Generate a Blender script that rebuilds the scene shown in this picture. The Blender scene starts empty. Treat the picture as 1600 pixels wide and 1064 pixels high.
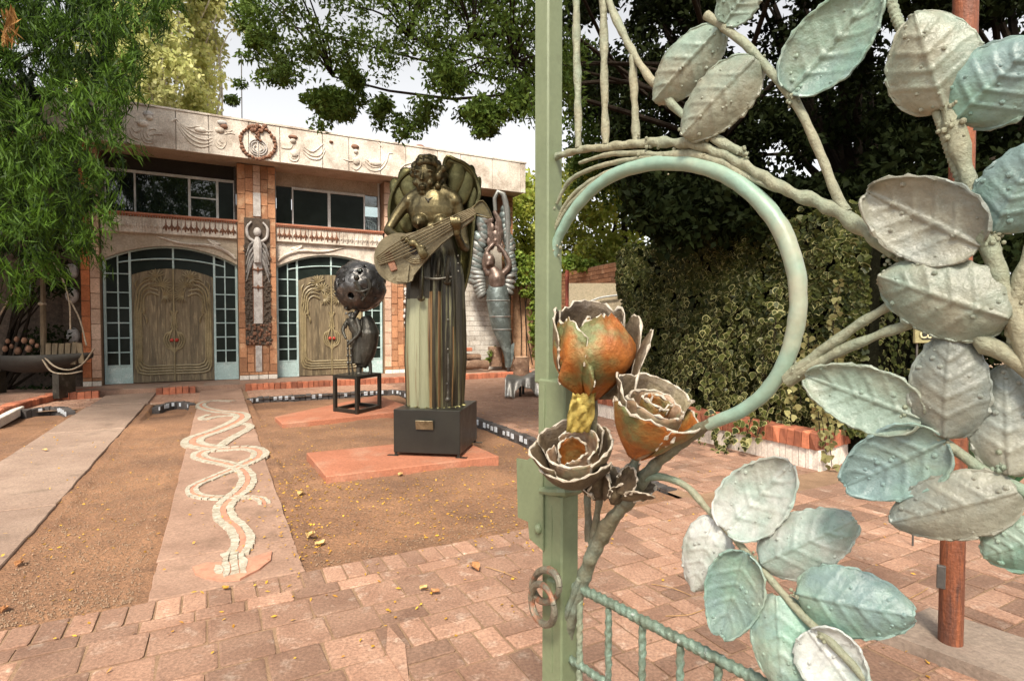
import bpy, bmesh, math, random
import numpy as np
from mathutils import Vector, Matrix, noise as mnoise

random.seed(7); rng = np.random.default_rng(7)
SC = bpy.context.scene
COL = SC.collection
PI = math.pi

# ------------------------------------------------------------------ camera, sky, sun, exposure
CAM_H = 1.45; FPX = 872.0; PITCH = math.atan(26 / 872.0)
cam = bpy.data.cameras.new('camera'); camo = bpy.data.objects.new('camera', cam); COL.objects.link(camo)
cam.sensor_width = 36.0; cam.lens = FPX / 1600 * 36.0; cam.clip_start = 0.02; cam.clip_end = 600
camo.location = (0, 0, CAM_H); camo.rotation_euler = (PI / 2 - PITCH, 0, 0)
SC.camera = camo

SUN_EL = math.radians(50); SUN_AZ = math.radians(186)     # compass style: 0 = +Y, 90 = +X: the sun stands behind the viewer, a little left
sun_dir = Vector((math.sin(SUN_AZ) * math.cos(SUN_EL), math.cos(SUN_AZ) * math.cos(SUN_EL), math.sin(SUN_EL)))
world = bpy.data.worlds.new('World'); SC.world = world; world.use_nodes = True
wn = world.node_tree.nodes; wl = world.node_tree.links
sky = wn.new('ShaderNodeTexSky'); sky.sky_type = 'NISHITA'; sky.sun_disc = False
sky.sun_elevation = SUN_EL; sky.sun_rotation = SUN_AZ; sky.air_density = 1.0; sky.dust_density = 3.0; sky.ozone_density = 0.6
hs = wn.new('ShaderNodeHueSaturation'); hs.inputs['Saturation'].default_value = 0.08
wl.new(sky.outputs[0], hs.inputs['Color'])
wl.new(hs.outputs[0], wn['Background'].inputs['Color']); wn['Background'].inputs['Strength'].default_value = 0.12
sun = bpy.data.lights.new('sun', 'SUN'); suno = bpy.data.objects.new('sun', sun); COL.objects.link(suno)
sun.energy = 3.2; sun.angle = math.radians(13); sun.color = (1.0, 0.90, 0.75)
suno.rotation_euler = (-sun_dir).to_track_quat('-Z', 'Y').to_euler()
SC.view_settings.view_transform = 'Standard'; SC.view_settings.look = 'None'
SC.view_settings.gamma = 1.0; SC.view_settings.use_curve_mapping = False
SC.view_settings.exposure = 1.2
SC.cycles.max_bounces = 6; SC.cycles.diffuse_bounces = 3; SC.cycles.glossy_bounces = 3
SC.cycles.transmission_bounces = 4; SC.cycles.transparent_max_bounces = 6
SC.cycles.use_denoising = True; SC.cycles.sample_clamp_indirect = 6

# ------------------------------------------------------------------ measuring helpers (photo pixel -> place)
_F = np.array([0, math.cos(PITCH), -math.sin(PITCH)]); _U = np.array([0, math.sin(PITCH), math.cos(PITCH)])
_R = np.array([1.0, 0, 0]); _C = np.array([0, 0, CAM_H])
def ray(x, y): return _F + _R * (x - 800) / FPX + _U * (532 - y) / FPX
def G(x, y, z=0.0):
    d = ray(x, y); return _C + d * ((z - CAM_H) / d[2])
def at(x, y, Y):
    d = ray(x, y); return _C + d * (Y / d[1])
E1 = np.array([0.88494, 0.46570, 0.0]); E2 = np.array([-0.46570, 0.88494, 0.0]); NF = -E2; Z = np.array([0, 0, 1.0])
def E(a, b, z=0.0): return E1 * a + E2 * b + Z * z
FO = np.array([-7.6913, 12.6207, 0.0])
def FP(s, z, k=0.0): return FO + E1 * s + NF * k + Z * z
def fa(x, y, k=0.0):
    d = ray(x, y); P = FO + NF * k; t = np.dot(P - _C, NF) / np.dot(d, NF); q = _C + d * t
    return float(np.dot(q - FO, E1)), float(q[2])
GD = np.array([0.624, -0.782, 0.0]); GN = np.array([-0.782, -0.624, 0.0]); GP0 = np.array([0.115, 1.0, 0.0])
def gp(x, y, off=0.0):
    d = ray(x, y); P = GP0 + GN * off; return _C + d * (np.dot(P - _C, GN) / np.dot(d, GN))
def nrm(v): v = np.asarray(v, float); return v / (np.linalg.norm(v) + 1e-12)

# ------------------------------------------------------------------ materials
MATS = {}
def mat(name, c1, c2=None, scale=4.0, rough=0.8, metal=0.0, bump=0.3, bscale=40.0, rnd=0.0, stretch=None, c3=None, s3=12.0,
        t3=0.62, w3=0.08, coord='pos', bdist=0.01, fine=0.25, spec=0.5, detail=5.0, rvar=0.12):
    m = bpy.data.materials.new(name); m.use_nodes = True; N = m.node_tree.nodes; L = m.node_tree.links
    b = N['Principled BSDF']; b.inputs['Roughness'].default_value = rough; b.inputs['Metallic'].default_value = metal
    b.inputs['Specular IOR Level'].default_value = spec
    if coord == 'pos':
        src = N.new('ShaderNodeNewGeometry').outputs['Position']
    else:
        src = N.new('ShaderNodeTexCoord').outputs['Object']
    if stretch:
        mp = N.new('ShaderNodeMapping'); mp.inputs['Scale'].default_value = stretch; L.new(src, mp.inputs['Vector']); vsrc = mp.outputs[0]
    else: vsrc = src
    def nz(sc, det=detail, v=vsrc):
        n = N.new('ShaderNodeTexNoise'); n.inputs['Scale'].default_value = sc; n.inputs['Detail'].default_value = det
        n.inputs['Roughness'].default_value = 0.62; L.new(v, n.inputs['Vector']); return n.outputs['Fac']
    def mix(a, bb, fac, blend='MIX'):
        x = N.new('ShaderNodeMix'); x.data_type = 'RGBA'; x.blend_type = blend
        for key, val in (('Factor', fac), ('A', a), ('B', bb)):
            s = [q for q in x.inputs if q.name == key and (q.type == 'RGBA' or key == 'Factor') and q.enabled][0]
            if hasattr(val, 'links'): L.new(val, s)
            else: s.default_value = val if key == 'Factor' else (*val, 1)
        return [o for o in x.outputs if o.type == 'RGBA'][0]
    def ramp(sock, lo, hi):
        r = N.new('ShaderNodeMapRange'); r.inputs[1].default_value = lo; r.inputs[2].default_value = hi; r.clamp = True
        L.new(sock, r.inputs[0]); return r.outputs[0]
    col = mix(c1, c2 if c2 else tuple(x * 0.7 for x in c1), ramp(nz(scale), 0.36, 0.66))
    if c3: col = mix(col, c3, ramp(nz(s3), t3 - w3, t3 + w3))
    if fine:
        f = ramp(nz(bscale * 0.8, 4), 0.3, 0.7)
        g = N.new('ShaderNodeMapRange'); g.inputs[3].default_value = 1 - fine; g.inputs[4].default_value = 1 + fine * 0.8; L.new(f, g.inputs[0])
        vm = N.new('ShaderNodeVectorMath'); vm.operation = 'SCALE'; L.new(col, vm.inputs[0]); L.new(g.outputs[0], vm.inputs['Scale']); col = vm.outputs[0]
    if rnd:
        oi = N.new('ShaderNodeObjectInfo'); g = N.new('ShaderNodeMapRange')
        g.inputs[3].default_value = 1 - rnd; g.inputs[4].default_value = 1 + rnd; L.new(oi.outputs['Random'], g.inputs[0])
        vm = N.new('ShaderNodeVectorMath'); vm.operation = 'SCALE'; L.new(col, vm.inputs[0]); L.new(g.outputs[0], vm.inputs['Scale']); col = vm.outputs[0]
    L.new(col, b.inputs['Base Color'])
    rr = N.new('ShaderNodeMapRange'); rr.inputs[3].default_value = max(0.01, rough - rvar); rr.inputs[4].default_value = min(1, rough + rvar)
    L.new(nz(scale * 3), rr.inputs[0]); L.new(rr.outputs[0], b.inputs['Roughness'])
    if bump:
        bp = N.new('ShaderNodeBump'); bp.inputs['Strength'].default_value = bump; bp.inputs['Distance'].default_value = bdist
        L.new(nz(bscale, 6, src), bp.inputs['Height']); L.new(bp.outputs[0], b.inputs['Normal'])
    MATS[name] = m; return m
def leafmat(name, c1, c2, trans=0.35, rough=0.55, scale=1.2, tcol=None, spec=.3):
    m = bpy.data.materials.new(name); m.use_nodes = True; N = m.node_tree.nodes; L = m.node_tree.links
    b = N['Principled BSDF']; b.inputs['Roughness'].default_value = rough; b.inputs['Specular IOR Level'].default_value = spec
    g = N.new('ShaderNodeNewGeometry'); cr = N.new('ShaderNodeMix'); cr.data_type = 'RGBA'
    ins = [q for q in cr.inputs if q.type == 'RGBA']; ins[0].default_value = (*c1, 1); ins[1].default_value = (*c2, 1)
    L.new(g.outputs['Random Per Island'], cr.inputs['Factor'])
    out = [o for o in cr.outputs if o.type == 'RGBA'][0]
    n = N.new('ShaderNodeTexNoise'); n.inputs['Scale'].default_value = scale; L.new(g.outputs['Position'], n.inputs['Vector'])
    mr = N.new('ShaderNodeMapRange'); mr.inputs[1].default_value = 0.3; mr.inputs[2].default_value = 0.7; mr.inputs[3].default_value = 0.6; mr.inputs[4].default_value = 1.35
    L.new(n.outputs['Fac'], mr.inputs[0])
    vm = N.new('ShaderNodeVectorMath'); vm.operation = 'SCALE'; L.new(out, vm.inputs[0]); L.new(mr.outputs[0], vm.inputs['Scale'])
    L.new(vm.outputs[0], b.inputs['Base Color'])
    t = N.new('ShaderNodeBsdfTranslucent'); L.new(vm.outputs[0], t.inputs['Color'])
    mx = N.new('ShaderNodeMixShader'); mx.inputs[0].default_value = trans
    L.new(b.outputs[0], mx.inputs[1]); L.new(t.outputs[0], mx.inputs[2]); L.new(mx.outputs[0], N['Material Output'].inputs['Surface'])
    MATS[name] = m; return m
M = MATS

# ------------------------------------------------------------------ object helpers
def wloc(o):
    v = np.zeros(3)
    while o is not None: v = v + np.array(o.location); o = o.parent
    return v
def tag(o, label=None, cat=None, group=None, kind=None):
    if label: o['label'] = label
    if cat: o['category'] = cat
    if group: o['group'] = group
    if kind: o['kind'] = kind
    return o
def empty(name, loc, label=None, cat=None, group=None, kind=None):
    o = bpy.data.objects.new(name, None); COL.objects.link(o); o.location = tuple(loc); o.empty_display_size = 0.1
    return tag(o, label, cat, group, kind)
def link(name, me, parent=None, loc=None):
    o = bpy.data.objects.new(name, me); COL.objects.link(o)
    if parent is not None: o.parent = parent
    if loc is not None: o.location = tuple(np.asarray(loc, float) - (wloc(parent) if parent is not None else 0))
    return o
def catmull(P, step):
    P = [np.asarray(p, float) for p in P]
    if len(P) < 3:
        L_ = np.linalg.norm(P[1] - P[0]); k = max(1, int(L_ / step)); return [P[0] + (P[1] - P[0]) * i / k for i in range(k + 1)], [i / k for i in range(k + 1)]
    out = []; ts = []
    Q = [2 * P[0] - P[1]] + P + [2 * P[-1] - P[-2]]; nseg = len(P) - 1
    for i in range(nseg):
        a, b, c, d = Q[i:i + 4]; k = max(1, int(np.linalg.norm(c - b) / step))
        for j in range(k):
            t = j / k
            out.append(0.5 * ((2 * b) + (c - a) * t + (2 * a - 5 * b + 4 * c - d) * t * t + (3 * b - a - 3 * c + d) * t ** 3)); ts.append((i + t) / nseg)
    out.append(P[-1]); ts.append(1.0); return out, ts
class MB:
    def __init__(s): s.v = []; s.f = []; s.m = []
    def add(s, V, Fc, mi=0):
        o = len(s.v); s.v += [tuple(map(float, q)) for q in V]; s.f += [tuple(i + o for i in f) for f in Fc]; s.m += [mi] * len(Fc); return s
    def box(s, c, ax, h, mi=0, bev=0.0):
        c = np.asarray(c, float); a = [np.asarray(q, float) for q in ax]
        if bev <= 0:
            V = [c + a[0] * h[0] * i + a[1] * h[1] * j + a[2] * h[2] * k for k in (-1, 1) for j in (-1, 1) for i in (-1, 1)]
            return s.add(V, [(0, 2, 3, 1), (4, 5, 7, 6), (0, 1, 5, 4), (2, 6, 7, 3), (0, 4, 6, 2), (1, 3, 7, 5)], mi)
        bm = bmesh.new(); bmesh.ops.create_cube(bm, size=2)
        for v in bm.verts: v.co = Vector((v.co.x * h[0], v.co.y * h[1], v.co.z * h[2]))
        bmesh.ops.bevel(bm, geom=list(bm.edges), offset=min(bev, min(h) * 0.8), segments=1, affect='EDGES')
        V = [c + a[0] * v.co.x + a[1] * v.co.y + a[2] * v.co.z for v in bm.verts]; bm.verts.index_update()
        Fc = [[v.index for v in f.verts] for f in bm.faces]; bm.free(); return s.add(V, Fc, mi)
    def tube(s, pts, r, n=8, step=None, mi=0, noise=0.0, tw=0.0, twa=0.12, ell=1.0, up=None, nsc=30.0, raw=False):
        if raw: P = [np.asarray(p, float) for p in pts]; ts = [i / (len(P) - 1) for i in range(len(P))]
        else:
            st = step or (max(1e-4, np.mean([np.linalg.norm(np.subtract(pts[i + 1], pts[i])) for i in range(len(pts) - 1)]) / 4)); P, ts = catmull(pts, st)
        rs = [r] if np.isscalar(r) else list(r)
        R_ = np.interp(ts, np.linspace(0, 1, len(rs)), rs) if len(rs) > 1 else np.full(len(P), rs[0])
        V = []; Fc = []; T = None; A = None; ln = 0.0
        for i, p in enumerate(P):
            t = nrm(P[min(i + 1, len(P) - 1)] - P[max(i - 1, 0)])
            if A is None:
                A = np.cross(t, np.asarray(up if up is not None else ((0, 0, 1) if abs(t[2]) < 0.9 else (1, 0, 0)), float)); A = nrm(A)
            else: A = nrm(A - t * np.dot(A, t))
            B = np.cross(t, A)
            if i: ln += np.linalg.norm(p - P[i - 1])
            for k in range(n):
                th = 2 * PI * k / n; rr = R_[i]
                if tw: rr *= 1 + twa * math.cos(2 * (th - tw * ln))
                d = A * math.cos(th) + B * math.sin(th) * ell
                q = p + d * rr
                if noise: q = q + d * (mnoise.noise(Vector(q * nsc)) * noise * rr * 2)
                V.append(q)
        for i in range(len(P) - 1):
            for k in range(n):
                a = i * n + k; b = i * n + (k + 1) % n; Fc.append((a, b, b + n, a + n))
        Fc.append(tuple(range(n - 1, -1, -1))); Fc.append(tuple(range((len(P) - 1) * n, len(P) * n)))
        return s.add(V, Fc, mi)
    def ball(s, c, r, seg=10, ring=7, mi=0, ax=None):
        r = (r, r, r) if np.isscalar(r) else r; ax = ax or ((1, 0, 0), (0, 1, 0), (0, 0, 1)); a = [np.asarray(q, float) * w for q, w in zip(ax, r)]; c = np.asarray(c, float)
        V = [c - a[2]]
        for i in range(1, ring):
            ph = -PI / 2 + PI * i / ring
            for k in range(seg): V.append(c + (a[0] * math.cos(2 * PI * k / seg) + a[1] * math.sin(2 * PI * k / seg)) * math.cos(ph) + a[2] * math.sin(ph))
        V.append(c + a[2]); Fc = []; top = len(V) - 1
        for k in range(seg): Fc.append((0, 1 + (k + 1) % seg, 1 + k))
        for i in range(ring - 2):
            for k in range(seg): a0 = 1 + i * seg + k; b0 = 1 + i * seg + (k + 1) % seg; Fc.append((a0, b0, b0 + seg, a0 + seg))
        o = 1 + (ring - 2) * seg
        for k in range(seg): Fc.append((o + k, o + (k + 1) % seg, top))
        return s.add(V, Fc, mi)
    def poly(s, pts, d, mi=0):          # prism from a planar loop, thickness vector d
        n = len(pts); P = [np.asarray(p, float) for p in pts]; d = np.asarray(d, float)
        nn = np.zeros(3)
        for i in range(n): nn += np.cross(P[i], P[(i + 1) % n])
        if np.dot(nn, d) < 0: P = P[::-1]
        V = P + [p + d for p in P]
        Fc = [tuple(range(n - 1, -1, -1)), tuple(range(n, 2 * n))] + [(i, (i + 1) % n, (i + 1) % n + n, i + n) for i in range(n)]
        return s.add(V, Fc, mi)
    def grid(s, rows, mi=0, closed=False):
        n = len(rows[0]); V = [p for r in rows for p in r]; Fc = []
        for i in range(len(rows) - 1):
            for k in range(n if closed else n - 1):
                a = i * n + k; b = i * n + (k + 1) % n; Fc.append((a, b, b + n, a + n))
        return s.add(V, Fc, mi)
    def mesh(s, name, mats, off=(0, 0, 0), smooth=True, ang=35):
        me = bpy.data.meshes.new(name); V = np.asarray(s.v, float) - np.asarray(off, float)
        me.from_pydata(V.tolist(), [], s.f)
        for m in (mats if isinstance(mats, (list, tuple)) else [mats]): me.materials.append(M[m] if isinstance(m, str) else m)
        if any(s.m): me.polygons.foreach_set('material_index', s.m)
        me.update()
        if smooth:
            me.polygons.foreach_set('use_smooth', [True] * len(me.polygons))
            try: me.set_sharp_from_angle(angle=math.radians(ang))
            except Exception: pass
        return me
    def build(s, name, mats, parent=None, smooth=True, ang=35, loc=None):
        base = wloc(parent) if parent is not None else np.zeros(3)
        off = np.asarray(loc, float) if loc is not None else base
        o = link(name, s.mesh(name, mats, off, smooth, ang), parent)
        if loc is not None: o.location = tuple(off - base)
        return o
def solid(o, th, off=0.0):
    md = o.modifiers.new('solid', 'SOLIDIFY'); md.thickness = th; md.offset = off; return o
def remesh(mb, name, mats, parent, voxel, smooth=4, factor=0.5, disp=None):
    me = mb.mesh('tmp', mats, wloc(parent) if parent is not None else (0, 0, 0)); o = bpy.data.objects.new('tmp', me); COL.objects.link(o)
    r = o.modifiers.new('r', 'REMESH'); r.mode = 'VOXEL'; r.voxel_size = voxel
    s = o.modifiers.new('s', 'SMOOTH'); s.factor = factor; s.iterations = smooth
    dg = bpy.context.evaluated_depsgraph_get(); me2 = bpy.data.meshes.new_from_object(o.evaluated_get(dg)); bpy.data.objects.remove(o)
    me2.name = name; me2.materials.clear()
    for m in (mats if isinstance(mats, (list, tuple)) else [mats]): me2.materials.append(M[m])
    n = len(me2.vertices); co = np.empty(n * 3); me2.vertices.foreach_get('co', co)
    if disp: co = disp(co.reshape(-1, 3)).reshape(-1); me2.vertices.foreach_set('co', co)
    me2.polygons.foreach_set('use_smooth', [True] * len(me2.polygons)); me2.polygons.foreach_set('material_index', [0] * len(me2.polygons)); me2.update()
    return link(name, me2, parent)
def quads(name, V, mats, parent=None, k=4, mi=None, loc=None):       # V (N,k,3): one k-gon each
    V = np.asarray(V, np.float32); N_ = len(V); off = np.asarray(loc if loc is not None else (wloc(parent) if parent is not None else (0, 0, 0)), np.float32)
    me = bpy.data.meshes.new(name); me.vertices.add(N_ * k); me.vertices.foreach_set('co', (V - off).reshape(-1))
    me.loops.add(N_ * k); me.loops.foreach_set('vertex_index', np.arange(N_ * k, dtype=np.int32))
    me.polygons.add(N_); me.polygons.foreach_set('loop_start', np.arange(0, N_ * k, k, dtype=np.int32))
    try: me.polygons.foreach_set('loop_total', np.full(N_, k, dtype=np.int32))
    except Exception: pass
    for m in (mats if isinstance(mats, (list, tuple)) else [mats]): me.materials.append(M[m])
    if mi is not None: me.polygons.foreach_set('material_index', np.asarray(mi, np.int32))
    me.update(calc_edges=True); me.validate()
    o = link(name, me, parent)
    if loc is not None and parent is None: o.location = tuple(loc)
    return o
def unit(a): return a / (np.linalg.norm(a, axis=-1, keepdims=True) + 1e-9)
def leafquads(C, D, L_, W_, fold=0.0):
    # C centres (N,3), D directions (N,3); rhombic leaves
    N_ = len(C); D = unit(D); S = unit(np.cross(D, unit(rng.normal(size=(N_, 3))))); L_ = np.broadcast_to(L_, (N_,))[:, None]; W_ = np.broadcast_to(W_, (N_,))[:, None]
    return np.stack([C - D * L_ * .5, C + S * W_ * .5 - D * L_ * .08, C + D * L_ * .5, C - S * W_ * .5 - D * L_ * .08], 1)
# ------------------------------------------------------------------ material list
mat('soil', (0.286, 0.148, 0.076), (0.189, 0.095, 0.050), 1.6, .95, bump=1.0, bscale=60, bdist=.02, fine=.4, c3=(0.145, 0.076, 0.043), s3=1.1, t3=.6, w3=.14)
mat('ground_dirt', (.27, .18, .11), (.19, .125, .07), .6, .95, bump=.6, bscale=30)
mat('paver', (0.309, 0.181, 0.122), (0.231, 0.125, 0.081), 3.0, .9, bump=.7, bscale=90, bdist=.006, rnd=.36, fine=.36, c3=(0.360, 0.257, 0.195), s3=9, t3=.64)
mat('mortar', (.285, .178, .105), (.205, .122, .07), 6, .95, bump=.8, bscale=120)
mat('slab_stone', (0.310, 0.193, 0.136), (0.231, 0.137, 0.094), 2.2, .9, bump=.5, bscale=70, bdist=.006, c3=(0.175, 0.107, 0.071), s3=3.4, t3=.64, w3=.1, rnd=.06)
mat('path_stone', (0.284, 0.201, 0.151), (0.211, 0.141, 0.104), 1.7, .9, bump=.6, bscale=60, c3=(0.156, 0.108, 0.077), s3=3, t3=.63, rnd=.08)
mat('terracotta', (0.371, 0.140, 0.077), (0.307, 0.113, 0.059), 2.5, .75, bump=.3, bscale=60, c3=(0.371, 0.183, 0.114), s3=2.2, t3=.6)
mat('kerb_brick', (.44, .15, .075), (.28, .09, .05), 6, .85, bump=.6, bscale=60, rnd=.35)
mat('edging_dark', (.085, .075, .07), (.05, .042, .04), 9, .7, bump=.6, bscale=60, rnd=.35)
mat('mirror_tile', (.72, .76, .80), (.5, .55, .6), 30, .25, bump=0, fine=0)
mat('mosaic_white', (.46, .43, .35), (.30, .255, .19), 22, .55, bump=.2, bscale=90, fine=.25)
mat('mosaic_red', (.45, .22, .14), (.36, .17, .11), 8, .8, bump=.3)
mat('facade_brick', (0.421, 0.210, 0.107), (0.329, 0.151, 0.076), 2.4, .85, bump=.5, bscale=40, rnd=.24, c3=(0.549, 0.354, 0.213), s3=3.5, t3=.62)
mat('facade_brick_orange', (0.510, 0.175, 0.069), (0.370, 0.120, 0.047), 3.5, .85, bump=.5, bscale=40, rnd=.22)
mat('facade_tile_pink', (0.561, 0.393, 0.290), (0.468, 0.299, 0.211), 3, .85, bump=.4, bscale=40, rnd=.15)
mat('wall_plaster', (.42, .36, .28), (.33, .27, .2), 2, .9, bump=.3, bscale=30, rnd=.05)
mat('stone_relief', (.64, .58, .50), (.47, .405, .335), 2.2, .85, bump=.45, bscale=45, c3=(.33, .265, .21), s3=2.2, t3=.6, w3=.12, rnd=.08, fine=.3)
mat('relief_brown', (.22, .10, .055), (.13, .065, .04), 8, .75, bump=.5, bscale=60)
mat('relief_grey', (.50, .48, .46), (.32, .29, .27), 9, .8, bump=.5, bscale=60)
mat('relief_dark', (0.120, 0.087, 0.063), (0.060, 0.045, 0.033), 14, .85, bump=1, bscale=50, bdist=.03)
mat('white_stone', (.74, .69, .62), (.58, .52, .45), 3, .8, bump=.3, bscale=50)
mat('frame_teal', (.42, .55, .54), (.33, .45, .44), 3, .55, bump=.1, bscale=60, c3=(.55, .62, .6), s3=7)
mat('frame_white', (.58, .60, .58), (.42, .44, .42), 4, .55, bump=.1)
mat('door_wood', (0.202, 0.154, 0.088), (0.101, 0.077, 0.043), 1.2, .55, bump=.6, bscale=40, stretch=(9, 9, 1.0), c3=(0.297, 0.235, 0.136), s3=3, t3=.6, rnd=.15)
mat('door_relief', (0.306, 0.248, 0.135), (0.187, 0.148, 0.077), 4, .45, bump=.3, bscale=60)
mat('red_ball', (.45, .05, .03), (.3, .03, .02), 5, .25, bump=0)
mat('pane_dark', (.010, .014, .014), (.008, .012, .012), 2, .015, bump=0, fine=0, spec=.9, rvar=.005)  # near-black glass colour stands for the unlit room behind
mat('pane_screen_dark', (.016, .023, .019), (.010, .015, .012), 3, .22, bump=.05, bscale=120, fine=.1, spec=.12)  # screen tone, also standing for unlit rooms behind other panes
mat('interior_dark', (.03, .027, .024), (.02, .018, .016), 2, .95, bump=0)  # near-black walls put the unlit room's shade into colour
mat('wall_grey_brick', (.50, .47, .42), (.38, .34, .29), 2.2, .9, bump=.4, bscale=40, rnd=.14, c3=(.58, .56, .52), s3=5)
mat('soffit', (.46, .38, .30), (.36, .29, .22), 3, .9, bump=.2)
mat('roofing', (.25, .23, .21), (.18, .16, .15), 2, .9)
mat('plastic_white', (.75, .75, .72), (.68, .68, .66), 3, .4, bump=0)
mat('wire_dark', (.09, .08, .07), (.05, .045, .04), 9, .6, bump=0)
def glassmat():
    m = bpy.data.materials.new('glass_clear'); m.use_nodes = True; N = m.node_tree.nodes; L = m.node_tree.links
    g = N.new('ShaderNodeBsdfGlossy'); g.inputs['Roughness'].default_value = .05; t = N.new('ShaderNodeBsdfTransparent'); t.inputs[0].default_value = (.75, .82, .8, 1)
    x = N.new('ShaderNodeMixShader'); x.inputs[0].default_value = .1; L.new(t.outputs[0], x.inputs[1]); L.new(g.outputs[0], x.inputs[2]); L.new(x.outputs[0], N['Material Output'].inputs['Surface']); M['glass_clear'] = m
glassmat()

# ------------------------------------------------------------------ ground, soil, paving
def sheet(name, pts, mt, kind='structure', parent=None):
    b = MB(); b.add(pts, [tuple(range(len(pts)))]); o = b.build(name, mt, parent, smooth=False)
    if kind: o['kind'] = kind
    return o
sheet('ground', [(-150, -60, -.16), (150, -60, -.16), (150, 260, -.16), (-150, 260, -.16)], 'ground_dirt')
def sst(x, a, b): t = min(1, max(0, (x - a) / (b - a))); return t * t * (3 - 2 * t)
def soilz(a, b):
    z = -.022 - .085 * max(sst(a, 2.2, 3.2) * sst(b, 3.9, 5.6), sst(b, 9.8, 11.4)) + .018 * mnoise.noise(Vector((a * .9, b * .9, 3))) + .012 * mnoise.noise(Vector((a * 5, b * 5, 1))) + .006 * mnoise.noise(Vector((a * 11, b * 11, 6)))
    for e, sg in ((-.35, 1), (.43, -1), (-1.17, -1), (-2.05, 1)):
        d = (a - e) * sg            # > 0 inside the slab
        n = mnoise.noise(Vector((a * 3, b * 2.2, 8))) + .5 * mnoise.noise(Vector((a * 11, b * 9, 5)))
        if -.12 < d < .05: z = max(z, -.02 + .030 * max(0, n + .15) * (1 - sst(d, -.01, .05)))
    if -.33 < a < .41 or -2.0 < a < -1.2: z = min(z, -.02)
    return min(z, .012)
b = MB(); na, nb = 420, 190
rows = []
for j in range(nb + 1):
    t = j / nb; e2 = 3.42 + (11.93 - 3.42) * t ** 1.35
    rows.append([E(-8 + 11.42 * i / na, e2, soilz(-8 + 11.42 * i / na, e2)) for i in range(na + 1)])
b.grid(rows); o = b.build('soil_bed', 'soil', ang=80); o['kind'] = 'structure'

# bevelled unit brick variants shared by all pavers and kerbs
def unit_brick(name, mt, seed, bev=.10, top=None, wob=.03):
    bm = bmesh.new(); bmesh.ops.create_cube(bm, size=1)
    r = random.Random(seed)
    bmesh.ops.bevel(bm, geom=[e for e in bm.edges if max(v.co.z for v in e.verts) > 0], offset=bev, segments=1, affect='EDGES', clamp_overlap=True)
    for v in bm.verts: v.co += Vector((r.uniform(-wob, wob), r.uniform(-wob, wob), r.uniform(-wob, wob) * 1.5 if v.co.z > 0 else 0))
    me = bpy.data.meshes.new(name); bm.to_mesh(me); bm.free(); me.materials.append(M[mt]); return me
PAV = [unit_brick('paver_mesh', 'paver', i, .045, wob=.02) for i in range(6)]
PAVM = [np.array([v.co[:] for v in m.vertices]) for m in PAV]
ROTE = math.atan2(E1[1], E1[0])
def brick_at(name, meshes, a, b_, z, la, lb, h, parent, seed, tilt=.008, rot=0.0):
    r = random.Random(seed); o = bpy.data.objects.new(name, meshes[seed % len(meshes)]); COL.objects.link(o); o.parent = parent
    o.location = tuple(E(a, b_, z - h / 2) - wloc(parent)); o.scale = (la, lb, h)
    o.rotation_euler = (r.uniform(-tilt, tilt), r.uniform(-tilt, tilt), ROTE + rot + r.uniform(-.02, .02)); return o
def bulk_bricks(name, recs, mt, parent, h=.05):
    V = []; Fc = []; 
    for (a, b_, z, la, lb) in recs:
        o = len(V); dz = random.uniform(-.004, .004)
        for zz, sh in ((z - h, 0), (z - .006 + dz, 0), (z + dz, .008)):
            for sa, sb in ((-1, -1), (1, -1), (1, 1), (-1, 1)): V.append(E(a + sa * (la / 2 - sh), b_ + sb * (lb / 2 - sh), zz + random.uniform(-.0015, .0015)))
        for l in (0, 4):
            for k in range(4): Fc.append((o + l + k, o + l + (k + 1) % 4, o + l + 4 + (k + 1) % 4, o + l + 4 + k))
        Fc.append((o + 8, o + 9, o + 10, o + 11))
    m = MB(); m.add(V, Fc); ob = m.build(name, mt, parent, smooth=False); ob['kind'] = 'stuff'; return ob
def paved(name, recs, mt, bedpts, bedname='joint_sand', limit=300):
    root = sheet(name, bedpts, 'mortar')
    vis = []
    for i, rc in enumerate(recs):
        P = E(rc[0], rc[1], 0); d = P[1]
        inv = d > .6 and abs(P[0]) < d * .95 + .3 and (CAM_H / d * FPX + 506) < 1110
        vis.append((0 if inv else 1, math.hypot(P[0], P[1]) - (.5 * math.hypot(rc[3], rc[4])), i))
    vis.sort(); near = [v[2] for v in vis[:limit] if v[0] == 0]; ns = set(near)
    for i in near: brick_at('brick', PAV, recs[i][0], recs[i][1], recs[i][2] + random.uniform(-.003, .003), recs[i][3], recs[i][4], .06, root, i)
    rest = [r for i, r in enumerate(recs) if i not in ns]
    if rest: bulk_bricks('brick_field', rest, mt, root)
    return root
J = .011
recs = []
def R_(a0, a1, b0, b1, z=0.0): recs.append(((a0 + a1) / 2, (b0 + b1) / 2, z, a1 - a0 - J, b1 - b0 - J))
a = -4.2
while a < 3.45: R_(a, a + .118, 3.215, 3.43); a += .118
a = -4.3
while a < 3.45: R_(a, a + .232, 3.095, 3.215); a += .232
row = 0; b0 = 3.095
while b0 > .3:
    a = -4.3 + (.05 if row % 2 else 0)
    while a < 7.4:
        if a < .62 or b0 > 2.95: R_(a, a + .235, b0 - .235, b0)
        else:
            w = random.random(); k = (int(a / .235) + row) % 2
            if w < .3: R_(a, a + .235, b0 - .235, b0)
            elif k: R_(a, a + .235, b0 - .1175, b0); R_(a, a + .235, b0 - .235, b0 - .1175)
            else: R_(a, a + .1175, b0 - .235, b0); R_(a + .1175, a + .235, b0 - .235, b0)
        a += .235
    b0 -= .235; row += 1
paved('courtyard_paving', recs, 'paver', [E(-4.4, .2, -.007), E(8, .2, -.007), E(8, 3.43, -.007), E(-4.4, 3.43, -.007)])
recs = []
a = 3.56; col = 0
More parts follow.
